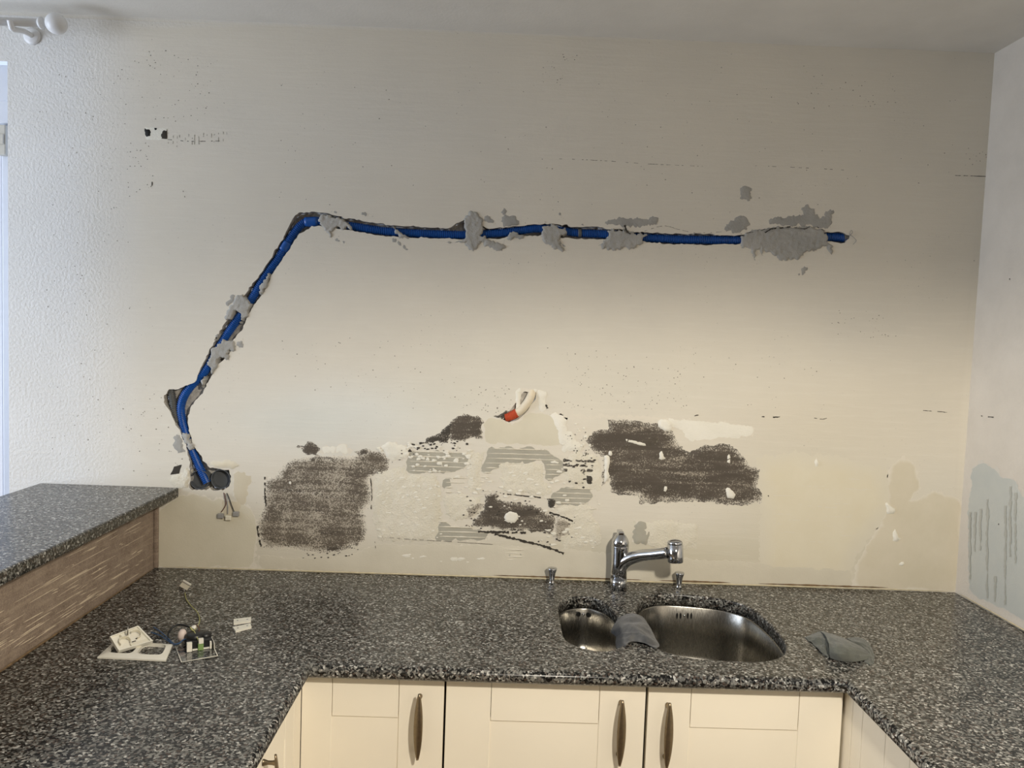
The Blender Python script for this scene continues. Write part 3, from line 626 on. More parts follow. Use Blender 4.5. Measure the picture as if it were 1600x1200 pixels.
SMEAR = [
 ([(940,350),(950,344),(973,340),(980,342),(1000,341),(1022,340),(1028,345),(1020,352),(1005,354),(985,356),(965,353)], 81),
 ([(1122,357),(1140,346),(1155,337),(1168,342),(1172,352),(1168,361),(1150,365),(1138,361)], 82),
 ([(1200,350),(1201,345),(1220,338),(1240,336),(1256,336),(1252,325),(1258,320),(1270,326),(1280,335),(1281,342),(1289,338),(1288,331),(1298,326),(1303,328),(1299,342),(1298,356),(1280,356),(1262,352),(1240,353),(1215,352)], 83),
 ([(783,346),(790,335),(800,337),(811,345),(813,352),(795,355),(784,354)], 84), ([(870,332),(878,330),(884,340),(881,347),(876,340)], 85), ([(783,327),(787,325),(790,333),(786,336)], 86),
 ([(1248,431),(1255,419),(1266,417),(1258,426)], 87), ([(512,331),(520,328),(530,331),(524,335)], 88), ([(560,335),(568,332),(580,335),(585,342),(576,339),(566,338)], 89),
 ([(270,682),(280,678),(286,690),(290,706),(278,708),(272,698)], 90), ([(612,374),(622,376),(640,388),(636,392),(624,386)], 91), ([(755,342),(762,336),(772,345),(774,352),(764,348)], 92),
 ([(846,349),(851,344),(857,347),(854,350)], 93), ([(1157,300),(1166,290),(1176,296),(1172,314),(1160,312)], 94), ([(905,350),(910,347),(915,350),(910,352)], 95),
 ([(370,540),(378,528),(380,540),(375,545)], 96), ([(335,530),(340,522),(346,524),(340,536)], 97), ([(352,478),(360,462),(370,458),(362,474)], 98), ([(515,372),(528,372),(542,381),(532,380)], 99),
 ]
for pl, sd in SMEAR: patch('mortar_smear', pl, 'mortar_smear', rag=3.0, seed=sd, edge=2.2, cell=3.0, thick=0.0008, base=0.0005, lump=0.0006, lev=4)
patch('primer_patch', [(345,780),(372,784),(380,800),(362,814),(344,808)], 'primer_dark', rag=3, seed=160, edge=4, cell=6)
patch('primer_patch', [(364,732),(384,738),(394,750),(388,775),(376,790),(366,776),(362,750)], 'primer_dark', rag=4, seed=161, edge=6, cell=6)
patch('dark_tape', [(266,742),(272,729),(284,726),(280,740)], 'crack', rag=0.4, seed=110, edge=2, cell=6, thick=0.0006, label='small dark rectangular scrap')
patch('filler_smear', [(262,752),(268,744),(282,741),(294,728),(298,735),(296,760),(280,765)], 'rough_cream', rag=2, seed=111, edge=3, cell=4, thick=0.002, lump=0.002)
patch('filler_smear', [(316,722),(336,720),(362,720),(374,727),(362,733),(340,731)], 'primer', rag=2, seed=112, edge=3, cell=4, thick=0.002, lump=0.001)
patch('filler_smear', [(225,198),(243,199),(262,201),(261,218),(244,219),(227,219)], 'filler_white', rag=0.7, seed=115, edge=1.5, cell=4, base=0.0006, label='small white rectangular patch with black spots')
patch('black_spot', [(226,201),(232,201),(237,207),(236,213),(230,214),(227,210)], 'black_paint', rag=1.6, seed=113, edge=1, cell=3, base=0.0024)
patch('black_spot', [(241,200),(245,200),(245,203),(242,204)], 'black_paint', rag=0.6, seed=116, edge=1, cell=3, base=0.0024)
patch('black_spot', [(230,216),(238,214),(244,217),(236,218)], 'black_paint', rag=1.4, seed=117, edge=1, cell=3, base=0.0024)
patch('dark_tape', [(252,202),(261,202),(261,217),(251,217)], 'crack', rag=0.5, seed=114, edge=2, cell=4, base=0.0024)
for k in range(16):
    r_ = random.Random(700+k); x = 264+k*6+r_.uniform(-2, 2); crack([(x, r_.uniform(205, 214)), (x+r_.uniform(-1, 1), r_.uniform(216, 234))], 0.7, 'hairline', 0.3, 720+k, 0.0006)
# sealant and grime where the wall meets the worktop
V = []; Fc = []
strip(V, Fc, Vector((-0.99, -0.0012, TOP+0.003)), Vector((XR-0.01, -0.0012, TOP+0.003)), 0.0035, Vector((0, -0.003, 0)), Vector((0, 0, 1)))
mk('sealant_line', V, Fc, 'sealant', wall_back)
for k, (a, b) in enumerate([(0.0, 0.45), (0.5, 0.72), (0.8, 1.2)]):
    V = []; Fc = []; strip(V, Fc, Vector((a, -0.0015, TOP+0.0085)), Vector((b, -0.0015, TOP+0.0085)), 0.0028, Vector((0, -0.0015, 0)), Vector((0, 0, 1))); mk('grime_line', V, Fc, 'sealant_brown', wall_back)
# right wall: damp grey area, runs and marks
patch('damp_patch', [(1513,790),(1520,730),(1534,718),(1545,728),(1560,732),(1566,745),(1580,748),(1592,758),(1597,775),(1640,780),(1640,990),(1560,950),(1512,925)], 'grey_blue', rag=3, seed=120, edge=4, cell=12, surf=Right, parent=wall_right, label='grey blue bare area with damp runs')
for k, (x, y0, y1) in enumerate([(1517,800,905),(1525,800,862),(1533,795,860),(1544,780,935),(1572,790,945),(1580,760,870),(1588,770,880),(1556,900,940)]):
    patch('damp_run', [(x-1.2, y0), (x+1.8, y0), (x+1.0, (y0+y1)/2), (x+0.4, y1), (x-1.2, y1), (x-1.8, (y0+y1)/2)], 'damp_stain', rag=1.2, seed=121+k, edge=3, cell=5, base=0.0024, thick=0.0003, surf=Right, parent=wall_right, emin=0.5)
crack([(1561,818),(1562,822)], 2.5, 'crack', 0, 140, 0.002, Right, wall_right); crack([(1559,100),(1558,150)], 2, 'crack', 0.1, 141, 0.0012, Back)
crack([(1578,435),(1580,448)], 1.5, 'crack', 0.4, 142, 0.001, Right, wall_right); crack([(1527,648),(1540,651),(1554,652)], 1.5, 'crack', 0.3, 143, 0.001, Right, wall_right); crack([(1528,516),(1528,528)], 1.8, 'crack', 0, 144, 0.001, Back); crack([(1540,420),(1538,405)], 1.2, 'crack', 0.2, 145, 0.001, Back); crack([(1519,665),(1518,690)], 1.4, 'crack', 0.2, 146, 0.001, Back)
V = []; Fc = []; strip(V, Fc, Vector((XR-0.0015, -2.2, TOP+0.004)), Vector((XR-0.0015, -0.02, TOP+0.004)), 0.004, Vector((-0.004, 0, 0)), Vector((0, 0, 1))); mk('sealant_line', V, Fc, 'sealant', wall_right)

# ------------------------------------------------------------------ conduits, boxes and cables in the wall
def wp(pts, Y): return [on_y(x, y, yy) for (x, y), yy in zip(pts, Y if hasattr(Y, '__len__') else [Y]*len(pts))]
CL = [(324,754),(319,744),(311,728),(303,710),(296,692),(289,672),(284,652),(283,635),(288,619),(298,604),(311,590),(324,575),(350,530),(372,498),(393,468),(407,443),(421,422),(436,402),(446,384),(459,365),(470,352),(482,346),(500,346),(525,350),(560,355),(600,361),(640,364),(690,366),(730,367),(770,365),(800,362),(840,357),(870,360),(905,364),(945,366),(1000,371),(1060,374),(1120,375),(1160,375),(1230,372),(1290,370),(1321,372)]
YY = [0.010, 0.011]+[0.0150]*(len(CL)-2)
path = catmull(wp(CL, YY), 8)
blue = corrugated('corrugated_conduit', path, 0.0128, 'conduit_blue'); tag(blue, 'blue corrugated conduit running along the chiselled groove in the wall', 'conduit')
def sleeve(a, b, r, mat, name='coupling', lab=None):
    P = catmull(wp([a, b], 0.015), 4); tube(name, P, r, mat, blue, 16, True, lab)
sleeve((442,391), (450,378), 0.0145, 'conduit_blue'); sleeve((477,347), (497,346), 0.0142, 'conduit_blue'); sleeve((903,364), (908,364), 0.0138, 'conduit_grey', 'tape_band', 'grey band around the conduit'); sleeve((1317,371), (1327,371), 0.0132, 'conduit_grey', 'end_plug')
tube('pull_wire', catmull(wp([(1324,371),(1329,367),(1332,363),(1330,360),(1328,366),(1334,371),(1338,376),(1333,382)], [0.01, -0.004, -0.006, -0.008, -0.006, -0.008, -0.008, -0.004]), 6), 0.0008, 'wire_grey', blue, 5)
gc = corrugated('corrugated_conduit', catmull(wp([(267,609),(270,625),(272,642),(276,660)], 0.014), 8), 0.0115, 'conduit_grey'); tag(gc, 'short dark grey conduit stub beside the blue conduit bend', 'conduit')
for k, (x, y, lab) in enumerate([(311,750,'dark round back box with the blue conduit end inside'), (344,749,'dark round back box with loose wires hanging out')]):
    c0 = on_y(x, y, 0.0); prof = [(0.0285, 0.004), (0.0300, 0.002), (0.0300, 0.042), (0.0, 0.042)]
    V = []; Fc = []; sg = 28; pr = [(0.0272, 0.024), (0.0272, 0.003), (0.0288, 0.003), (0.0288, 0.030)]
    for r_, d in pr:
        for q in range(sg): a = 2*math.pi*q/sg; V.append((c0.x+r_*math.cos(a), d, c0.z+r_*math.sin(a)))
    for i in range(3):
        for q in range(sg): q2 = (q+1) % sg; Fc.append((i*sg+q, i*sg+q2, (i+1)*sg+q2, (i+1)*sg+q))
    Fc.append(tuple(range(sg))); Fc.append(tuple(3*sg+q for q in range(sg)))
    o = mk('socket_box', V, Fc, 'box_grey'); tag(o, lab, 'junction box', 'socket back boxes in the wall')
cb = tube('cable', catmull(wp([(800,649),(811,643),(821,633),(828,622),(832,612)], [0.006, 0.003, 0.000, 0.000, 0.010]), 8), 0.0128, 'cable_beige', None, 12); tag(cb, 'thick beige cable curving out of its recess above the olive block', 'cable')
rc = corrugated('corrugated_conduit', catmull(wp([(790,652),(798,650),(808,645)], [0.007, 0.005, 0.003]), 8), 0.0142, 'conduit_red', None, 0.0035, 0.0014); tag(rc, 'short red orange conduit sleeve at the end of the beige cable', 'conduit')
# loose wires below the right box
lw = empty('loose_wires', on_y(350, 765, -0.004), 'thin loose wires with small connectors hanging below the right box', 'wires')
ends = [((348,764),(351,775),(353,788),(346,800),(0,0)), ((350,764),(354,778),(356,790),(356,803),(0,0)), ((351,764),(357,776),(362,790),(366,800),(0,0))]
for k, (mt, e) in enumerate(zip(('wire_brown', 'wire_grey', 'wire_black'), ends)):
    tube('wire', catmull(wp(list(e[:4]), [0.012, -0.006, -0.008, -0.008]), 6), 0.0014, mt, lw, 6)
for k, (x, y, mt) in enumerate([(345,806,'wire_grey'), (357,809,'plastic_cream'), (369,803,'wire_grey')]):
    c0 = on_y(x, y, -0.008); box('connector', c0.x-.009, c0.x+.009, -.013, -.003, c0.z-.007, c0.z+.007, mt, lw, 0.002)

# ------------------------------------------------------------------ granite worktop, bar top
def offset_ring(pts, dist):                    # pts CCW list (x,y); dist per edge i (i -> i+1), inward
    n = len(pts); out = []
    for i in range(n):
        p0, p1, p2 = pts[i-1], pts[i], pts[(i+1) % n]
        def nrm(a, b): dx, dy = b[0]-a[0], b[1]-a[1]; L = math.hypot(dx, dy); return (-dy/L, dx/L)
        n1 = nrm(p0, p1); n2 = nrm(p1, p2); d1 = dist[i-1]; d2 = dist[i]
        det = n1[0]*n2[1]-n1[1]*n2[0]
        if abs(det) < 0.25:
            k = (d1+d2)/2; mx, my = n1[0]+n2[0], n1[1]+n2[1]; L = math.hypot(mx, my) or 1
            out.append((p1[0]+mx/L*k, p1[1]+my/L*k))
        else: out.append((p1[0]+(d1*n2[1]-d2*n1[1])/det, p1[1]+(n1[0]*d2-n2[0]*d1)/det))
    return out
def ccw(p):
    a = sum(p[i][0]*p[(i+1) % len(p)][1]-p[(i+1) % len(p)][0]*p[i][1] for i in range(len(p))); return p if a > 0 else p[::-1]
def slab(name, outline, rounded, holes, z0, z1, r, mat):
    outline = outline; V = []; Fc = []
    prof = [(r*(1-math.sin(a)), z1-r*(1-math.cos(a))) for a in [math.pi/2*k/5 for k in range(6)]]
    prof += [(r*(1-math.cos(a)), z0+r*(1-math.sin(a))) for a in [math.pi/2*k/3 for k in range(4)]]
    n = len(outline); rings = [[(x, y, z) for x, y in offset_ring(outline, [d if rr else 0 for rr in rounded])] for d, z in prof]
    for rg_ in rings: V += rg_
    for i in range(len(prof)-1):
        for k in range(n): k2 = (k+1) % n; Fc.append((i*n+k, (i+1)*n+k, (i+1)*n+k2, i*n+k2))
    hr = 0.005; tops = [[(p[0], p[1]) for p in rings[0]]]; bots = [[(p[0], p[1]) for p in rings[-1]]]; htop = []; hbot = []
    for h in holes:                            # h is CCW; the solid lies outside it
        h = ccw(h); m = len(h)
        hp = [(-hr*(1-math.sin(a)), z1-hr*(1-math.cos(a))) for a in [math.pi/2*k/3 for k in range(4)]]+[(0, z0)]
        b = len(V); hrings = [[(x, y, z) for x, y in offset_ring(h, [d]*m)] for d, z in hp]
        for rg_ in hrings: V += rg_
        for i in range(len(hp)-1):
            for k in range(m): k2 = (k+1) % m; Fc.append((b+i*m+k, b+i*m+k2, b+(i+1)*m+k2, b+(i+1)*m+k))
        htop.append([(p[0], p[1]) for p in hrings[0]]); hbot.append([(p[0], p[1]) for p in hrings[-1]])
    for ol, hl, z in ((tops[0], htop, z1), (bots[0], hbot, z0)):
        tv, tf = triangulate(ol, hl, 0); b = len(V); V += [(x, y, z) for x, y in tv]; Fc += [tuple(b+i for i in (f if z == z1 else f[::-1])) for f in tf]
    o = mk(name, V, Fc, mat, None, False)
    bm = bmesh.new(); bm.from_mesh(o.data); bmesh.ops.remove_doubles(bm, verts=bm.verts[:], dist=1e-5); bmesh.ops.recalc_face_normals(bm, faces=bm.faces[:]); bm.to_mesh(o.data); bm.free()
    for p in o.data.polygons: p.use_smooth = abs(p.normal.z) < 0.98
    return o
XA, XB, YF = -0.392, 0.783, -0.645             # inner edges of the two wings, front edge of the back run
def cnt(pts): return [(v.x, v.y) for v in (on_z(x, y, TOP) for x, y in pts)]
def smooth2(pts, n=5): return [(v.x, v.y) for v in catmull([Vector((x, y, 0)) for x, y in pts], n, True)]
SMALL = smooth2(cnt([(873,947),(882,937),(897,933),(912,932),(927,934),(948,943),(966,962),(977,984),(975,1004),(960,1014),(940,1017),(915,1013),(897,1007),(882,996),(876,972)]))
LARGE = smooth2(cnt([(994,953),(1003,937),(1020,930),(1040,928),(1077,930),(1115,934),(1146,940),(1171,949),(1196,968),(1215,988),(1227,1007),(1225,1021),(1213,1028),(1190,1033),(1160,1033),(1115,1031),(1077,1027),(1050,1021),(1025,1011),(1006,996),(996,975)]))
G = 0.0015
UO = [(XL+G, -G), (XL+G, -2.0), (XA, -2.0), (XA, YF), (XB, YF), (XB, -2.0), (XR-G, -2.0), (XR-G, -G)]
# CCW order: going down the left, along, up the right
rounded = [False, True, True, True, True, True, False, False]
worktop = slab('worktop', UO, rounded, [SMALL, LARGE], TOP-0.032, TOP, 0.012, 'granite')
tag(worktop, 'U-shaped speckled grey granite worktop with rounded edge and sink cut-outs', 'worktop')
ZB = on_y(279, 762, 0).z; XBAR = on_y(279, 762, 0).x; XBL = on_y(62, 750, 0).x
bar = slab('bar_top', [(XBL, -G), (XBL, -2.3), (XBAR, -2.3), (XBAR, -G)], [True, True, True, False], [], ZB-0.03, ZB, 0.005, 'granite')
tag(bar, 'raised granite bar top on the low brown wall at the left', 'bar top')
hw.data.transform(Matrix.Diagonal((1, 1, (ZB-0.031)/1.124, 1)))

# ------------------------------------------------------------------ sink
sk = empty('kitchen_sink', (0.42, -0.35, TOP-0.2), 'undermounted stainless steel sink with a small and a large bowl', 'sink')
def bowl(hole, depth, lab):
    h = ccw(hole); m = len(h); V = []; Fc = []; z0 = TOP-0.0325
    prof = [(-0.012, z0), (-0.002, z0), (0.001, z0-0.004), (0.004, z0-depth*0.5), (0.009, z0-depth+0.03), (0.016, z0-depth+0.010), (0.034, z0-depth), (0.055, z0-depth-0.002)]
    for d, z in prof: V += [(x, y, z) for x, y in offset_ring(h, [d]*m)]
    for i in range(len(prof)-1):
        for k in range(m): k2 = (k+1) % m; Fc.append((i*m+k, i*m+k2, (i+1)*m+k2, (i+1)*m+k))
    Fc.append(tuple((len(prof)-1)*m+k for k in range(m)))
    return under(mk('bowl', V, Fc, 'steel', None, True, lab), sk)
bw1 = bowl(SMALL, 0.13, 'small steel bowl'); bw2 = bowl(LARGE, 0.17, 'large steel bowl')
def back_wall_pt(hole, px, py):                # where the pixel's ray meets the back side of a bowl
    h = ccw(hole); best = None
    for i in range(len(h)):
        a, b = h[i], h[(i+1) % len(h)]; d = ray(px, py); ex, ey = b[0]-a[0], b[1]-a[1]
        det = d.x*(-ey)+ex*d.y
        if abs(det) < 1e-9: continue
        rx, ry = a[0]-CAM.x, a[1]-CAM.y; tt = (rx*(-ey)+ex*ry)/det; s = (d.x*ry-d.y*rx)/det
        if 0 <= s <= 1 and (best is None or tt > best[0]): n = Vector((-ey, ex, 0)).normalized(); best = (tt, CAM+d*tt, n)
    return best[1], best[2]
for x, y, r_ in ((903,959,0.0070), (920,960,0.0070)):
    p, n = back_wall_pt(SMALL, x, y); o = lathe('overflow_hole', [(r_, 0), (r_, 0.001), (r_*0.85, 0.0012)], p+n*0.0035, 'wire_black', None, 16, n); under(o, sk)
p, n = back_wall_pt(SMALL, 911.5, 959); under(lathe('overflow_screw', [(0.0045, 0), (0.004, 0.002), (0.0, 0.0026)], p+n*0.004, 'chrome', None, 12, n), sk)
for x in (1057.7, 1063.2, 1074.5, 1080):
    p, n = back_wall_pt(LARGE, x, 961.5); s = Vector((-n.y, n.x, 0)); c0 = p+n*0.0042; q = []
    for k in range(12):
        a = 2*math.pi*k/12; q.append(c0+s*(0.0027*math.cos(a))+Vector((0, 0, 0.0085*math.sin(a)**1 if abs(math.sin(a)) < .9 else 0.0095*math.copysign(1, math.sin(a)))))
    under(mk('overflow_slot', q+[v-n*0.0008 for v in q], [tuple(range(12)), tuple(range(23, 11, -1))]+[(k, (k+1) % 12, 12+(k+1) % 12, 12+k) for k in range(12)], 'wire_black'), sk)
p, n = back_wall_pt(LARGE, 1069, 961); under(lathe('overflow_screw', [(0.0035, 0), (0.003, 0.002), (0.0, 0.0025)], p+n*0.0042, 'chrome', None, 12, n), sk)
def centroid(h): return (sum(p[0] for p in h)/len(h), sum(p[1] for p in h)/len(h))
for h, dp in ((SMALL, 0.13), (LARGE, 0.17)):
    cx, cy = centroid(h); under(lathe('strainer', [(0.040, 0), (0.040, 0.002), (0.030, 0.003), (0.026, 0.0), (0.012, 0.0), (0.010, 0.004), (0.0, 0.005)], Vector((cx, cy, TOP-0.0325-dp-0.001)), 'chrome', None, 28), sk)

# ------------------------------------------------------------------ tap and knobs
b0 = on_z(966, 920, TOP); YT = b0.y
tap = empty('kitchen_tap', b0, 'chrome single-lever kitchen tap with pull-out spray head', 'tap')
rB = 0.0232
lathe('base_ring', [(rB+0.001, 0), (rB+0.001, 0.03), (rB, 0.0305)], Vector((b0.x, b0.y, TOP)), 'chrome', tap, 32)
zt = lambda y: on_y(967, y, YT).z
H = zt(852)-TOP
lathe('body', [(rB, 0.0308), (rB, 0.08), (rB+0.001, 0.11), (rB+0.0025, H-0.002), (rB+0.0022, H)], Vector((b0.x, b0.y, TOP)), 'chrome', tap, 32)
H2_ = zt(832)-TOP
cx = on_y(967.5, 852, YT).x-b0.x
cap = lathe('lever_cap', [(rB+0.0022, H+0.0012), (rB+0.002, H+0.01), (rB-0.002, H+0.02), (rB-0.009, H+0.031), (0.008, H+0.036), (0.0, H+0.037)], Vector((b0.x, b0.y, TOP)), 'chrome', tap, 32)
c0 = Vector((b0.x, b0.y-0.005, TOP+H+0.030))
lev = box('lever', c0.x-0.0085, c0.x+0.0085, c0.y-0.006, c0.y+0.03, c0.z, c0.z+0.012, 'chrome', tap, 0.003)
hy = YT-0.085                                   # head hangs forward, over the large bowl
A1 = on_y(974, 893, YT); E1 = on_y(1043, 864, hy)
spts = [on_y(966, 899, YT), on_y(969, 886, YT-0.003), on_y(980, 875, YT-0.014), on_y(1000, 868.5, YT-0.034), on_y(1022, 866, YT-0.060), on_y(1043, 863.5, hy)]
SP = catmull(spts, 8); tube('spout', SP, [0.0225-0.0065*min(1, i/len(SP)*1.4) for i in range(len(SP))], 'chrome', tap, 24)
hc = on_y(1055, 861, hy); dn = Vector((0.06, -0.05, -1)).normalized()
head = lathe('spray_head', [(0.0, -0.0335), (0.010, -0.0325), (0.019, -0.029), (0.0215, -0.024), (0.0215, -0.021), (0.0205, -0.020), (0.0205, -0.019), (0.0222, -0.018), (0.0225, 0.028), (0.0215, 0.031), (0.016, 0.031), (0.015, 0.028), (0.0, 0.028)], hc, 'chrome', tap, 32, dn)
lathe('nozzle', [(0.0145, 0.0285), (0.0145, 0.0325), (0.0, 0.0325)], hc, 'plastic_black', tap, 20, dn)
for x, y, lab in ((862, 911, 'small chrome drain knob left of the tap'), (1060.5, 918, 'small chrome drain knob right of the tap')):
    k0 = on_z(x, y, TOP); kn = lathe('drain_knob', [(0.0095, 0.0), (0.0095, 0.003), (0.0078, 0.005), (0.0082, 0.014), (0.0105, 0.030), (0.0142, 0.041), (0.0146, 0.044), (0.0130, 0.046), (0.0, 0.0468)], Vector((k0.x, k0.y, TOP)), 'chrome', None, 24)
    tag(kn, lab, 'knob', 'drain knobs on the worktop')

# ------------------------------------------------------------------ cabinets
YD = -0.612                                     # door faces of the back run
def dx(x, y=1130): return on_y(x, y, YD).x
ZT = TOP-0.041                                  # top of the doors
def bow_handle(parent, c, L, out, side):        # lens-shaped vertical bar standing off on two flared posts; c = centre on the door face
    V = []; Fc = []; n = 20; seg = 10
    for i in range(n+1):
        q = 2*i/n-1; z = q*L/2; d = 0.0235+0.0045*(1-q*q); w_ = 0.0026+0.0074*(1-abs(q)**2.2); th = 0.0022+0.0018*(1-q*q)
        for k in range(seg):
            a = 2*math.pi*k/seg; V.append(c+out*(d+th*math.sin(a))+side*(w_*math.cos(a))+Vector((0, 0, z)))
    for i in range(n):
        for k in range(seg): k2 = (k+1) % seg; Fc.append((i*seg+k, i*seg+k2, (i+1)*seg+k2, (i+1)*seg+k))
    Fc.append(tuple(range(seg))); Fc.append(tuple(n*seg+k for k in range(seg)))
    for e in (-1, 1):                           # posts
        b = len(V); z = e*(L/2-0.016); pr_ = ((0.0004, 0.0066), (0.003, 0.0062), (0.010, 0.0040), (0.018, 0.0042), (0.0245, 0.0060))
        for dd, r_ in pr_:
            for k in range(seg): a = 2*math.pi*k/seg; V.append(c+out*dd+side*(r_*math.cos(a)*0.8)+Vector((0, 0, z+r_*math.sin(a))))
        for i in range(len(pr_)-1):
            for k in range(seg): k2 = (k+1) % seg; Fc.append((b+i*seg+k, b+i*seg+k2, b+(i+1)*seg+k2, b+(i+1)*seg+k))
        Fc.append(tuple(b+k for k in range(seg)))
    o = mk('handle', V, Fc, 'handle_bronze', None, True, 'bronze bow handle'); o.parent = parent; return o
def shaker(cab, x0, x1, xs0, xs1, zt, zb, zr, hx, hz, hl):   # door facing -Y; xs0/xs1 inner edges of stiles, zr lower edge of top rail
    g = 0.0005; th = 0.02
    d = box('door', xs0-0.006, xs1+0.006, YD+0.006, YD+th, zb+0.06, zr+0.006, 'cabinet_cream', cab, 0.0)
    box('stile', x0, xs0-g, YD, YD+th, zb, zt, 'cabinet_cream', d, 0.0012, 2); box('stile', xs1+g, x1, YD, YD+th, zb, zt, 'cabinet_cream', d, 0.0012, 2)
    box('rail', xs0+g, xs1-g, YD+0.0002, YD+th, zr, zt, 'cabinet_cream', d, 0.0010, 2); box('rail', xs0+g, xs1-g, YD+0.0002, YD+th, zb, zb+0.075, 'cabinet_cream', d, 0.0010, 2)
    d.data.transform(Matrix.Translation((0, -0.003, 0)))
    bow_handle(d, Vector((hx, YD, hz)), hl, Vector((0, -1, 0)), Vector((1, 0, 0)))
    return d
def fixpar(cab):                                # sub-parts were built in world space below doors that hang on a moved empty
    pass
ZBOT = 0.12
def carcass(cab, x0, x1, y0, y1):
    L = ([], [])
    zc = TOP-0.033
    for a in ((x0, x0+0.016, y0, y1, ZBOT, zc), (x1-0.016, x1, y0, y1, ZBOT, zc), (x0+0.0161, x1-0.0161, y1-0.008, y1, ZBOT, zc), (x0+0.0161, x1-0.0161, y0, y1-0.0081, ZBOT, ZBOT+0.016), (x0+0.0161, x1-0.0161, y0+0.001, y0+0.02, zc-0.05, zc)): quadbox(L, *a)
    return under(mk('carcass', L[0], L[1], 'cabinet_inside'), cab)
g0, g1, g2 = dx(694), dx(1009), dx(1317)
zr = lambda x, y: on_y(x, y, YD).z
def hpos(x, y): p_ = on_y(x, y, YD-0.025); return p_.x, p_.z-0.075
c1 = empty('base_cabinet', (dx(583), YD+0.02, 0), 'narrow cream base cabinet with one shaker door in the left inner corner', 'cabinet')
X0 = XA-0.0235
carcass(c1, X0+0.001, g0-0.0015, YD+0.022, -0.03)
shaker(c1, X0+0.0003, g0-0.0025, dx(518), dx(622), ZT, ZBOT, zr(570, 1120), *hpos(655, 1085), 0.150)
c2 = empty('base_cabinet', (g1, YD+0.02, 0), 'cream sink cabinet with two shaker doors below the sink', 'cabinet')
carcass(c2, g0+0.0005, g2-0.003, YD+0.022, -0.03)
shaker(c2, g0+0.0025, g1-0.003, dx(766), dx(935), ZT, ZBOT, zr(850, 1128.5), *hpos(973, 1095), 0.150)
shaker(c2, g1+0.003, g2-0.003, dx(1078), dx(1247), ZT, ZBOT, zr(1160, 1139), *hpos(1047, 1099), 0.150)
box('plinth', g0+0.0005, g2-0.003, YD+0.06, YD+0.075, 0.0, ZBOT-0.001, 'cabinet_cream', c2); box('plinth', X0+0.001, g0-0.001, YD+0.06, YD+0.075, 0.0, ZBOT-0.001, 'cabinet_cream', c1)
# left wing: door face looks towards +X
XW = XA-0.024
c3 = empty('base_cabinet', (XW-0.3, -1.2, 0), 'cream cabinet of the left wing seen edge-on with its bow handle', 'cabinet')
def shaker_x(cab, X, sgn, y0, y1, stile, hy_, hz_):
    th = 0.02; a, b = (X-th, X) if sgn > 0 else (X, X+th)
    d = box('door', a+0.003 if sgn < 0 else a, b if sgn < 0 else b-0.003, y0+stile-0.006, y1-stile+0.006, ZBOT+0.06, ZT-0.07, 'cabinet_cream', cab)
    g = 0.0005
    box('stile', a, b, y0, y0+stile-g, ZBOT, ZT, 'cabinet_cream', d, 0.0012); box('stile', a, b, y1-stile+g, y1, ZBOT, ZT, 'cabinet_cream', d, 0.0012)
    box('rail', a, b-0.0002, y0+stile+g, y1-stile-g, ZT-0.075, ZT, 'cabinet_cream', d, 0.001); box('rail', a, b-0.0002, y0+stile+g, y1-stile-g, ZBOT, ZBOT+0.075, 'cabinet_cream', d, 0.001)
    if hy_ is not None: bow_handle(d, Vector((X, hy_, hz_)), 0.15, Vector((sgn, 0, 0)), Vector((0, 1, 0)))
    return d
hp = on_x(431, 1179, XW+0.024)
box('filler', XW-0.02, XW, -0.672, YD-0.0006, ZBOT, ZT, 'cabinet_cream', c3, 0.001)
shaker_x(c3, XW, 1, -1.12, -0.676, 0.06, hp.y, hp.z-0.075)
shaker_x(c3, XW, 1, -1.57, -1.124, 0.06, None, None); shaker_x(c3, XW, 1, -1.98, -1.574, 0.06, None, None)
L = ([], []); quadbox(L, XL+0.02, XW-0.022, -1.98, -0.66, ZBOT, TOP-0.033); under(mk('carcass', L[0], L[1], 'cabinet_inside'), c3)
box('plinth', XW-0.075, XW-0.06, -1.98, YD, 0, ZBOT-0.001, 'cabinet_cream', c3)
# right wing: plank-clad side
XP = g2+0.003
c4 = empty('base_cabinet', (XP+0.3, -1.2, 0), 'cream plank-clad side of the right wing cabinet', 'cabinet')
ys = [YD+0.018, on_x(1333, 1100, XP).y, on_x(1348, 1120, XP).y, on_x(1383, 1160, XP).y, on_x(1421, 1195, XP).y]
st_ = ys[-2]-ys[-1]
while ys[-1] > -1.9: ys.append(ys[-1]-max(0.06, st_))
for a, b in zip(ys, ys[1:]):
    if a-b > 0.004: box('plank', XP, XP+0.018, b+0.0006, a-0.0006, ZBOT, ZT+0.004, 'cabinet_cream', c4, 0.0012)
L = ([], []); quadbox(L, XP+0.019, XR-0.02, -1.98, -0.60, ZBOT, TOP-0.033); under(mk('carcass', L[0], L[1], 'cabinet_inside'), c4)
box('plinth', XP+0.06, XP+0.075, -1.98, YD, 0, ZBOT-0.001, 'cabinet_cream', c4)

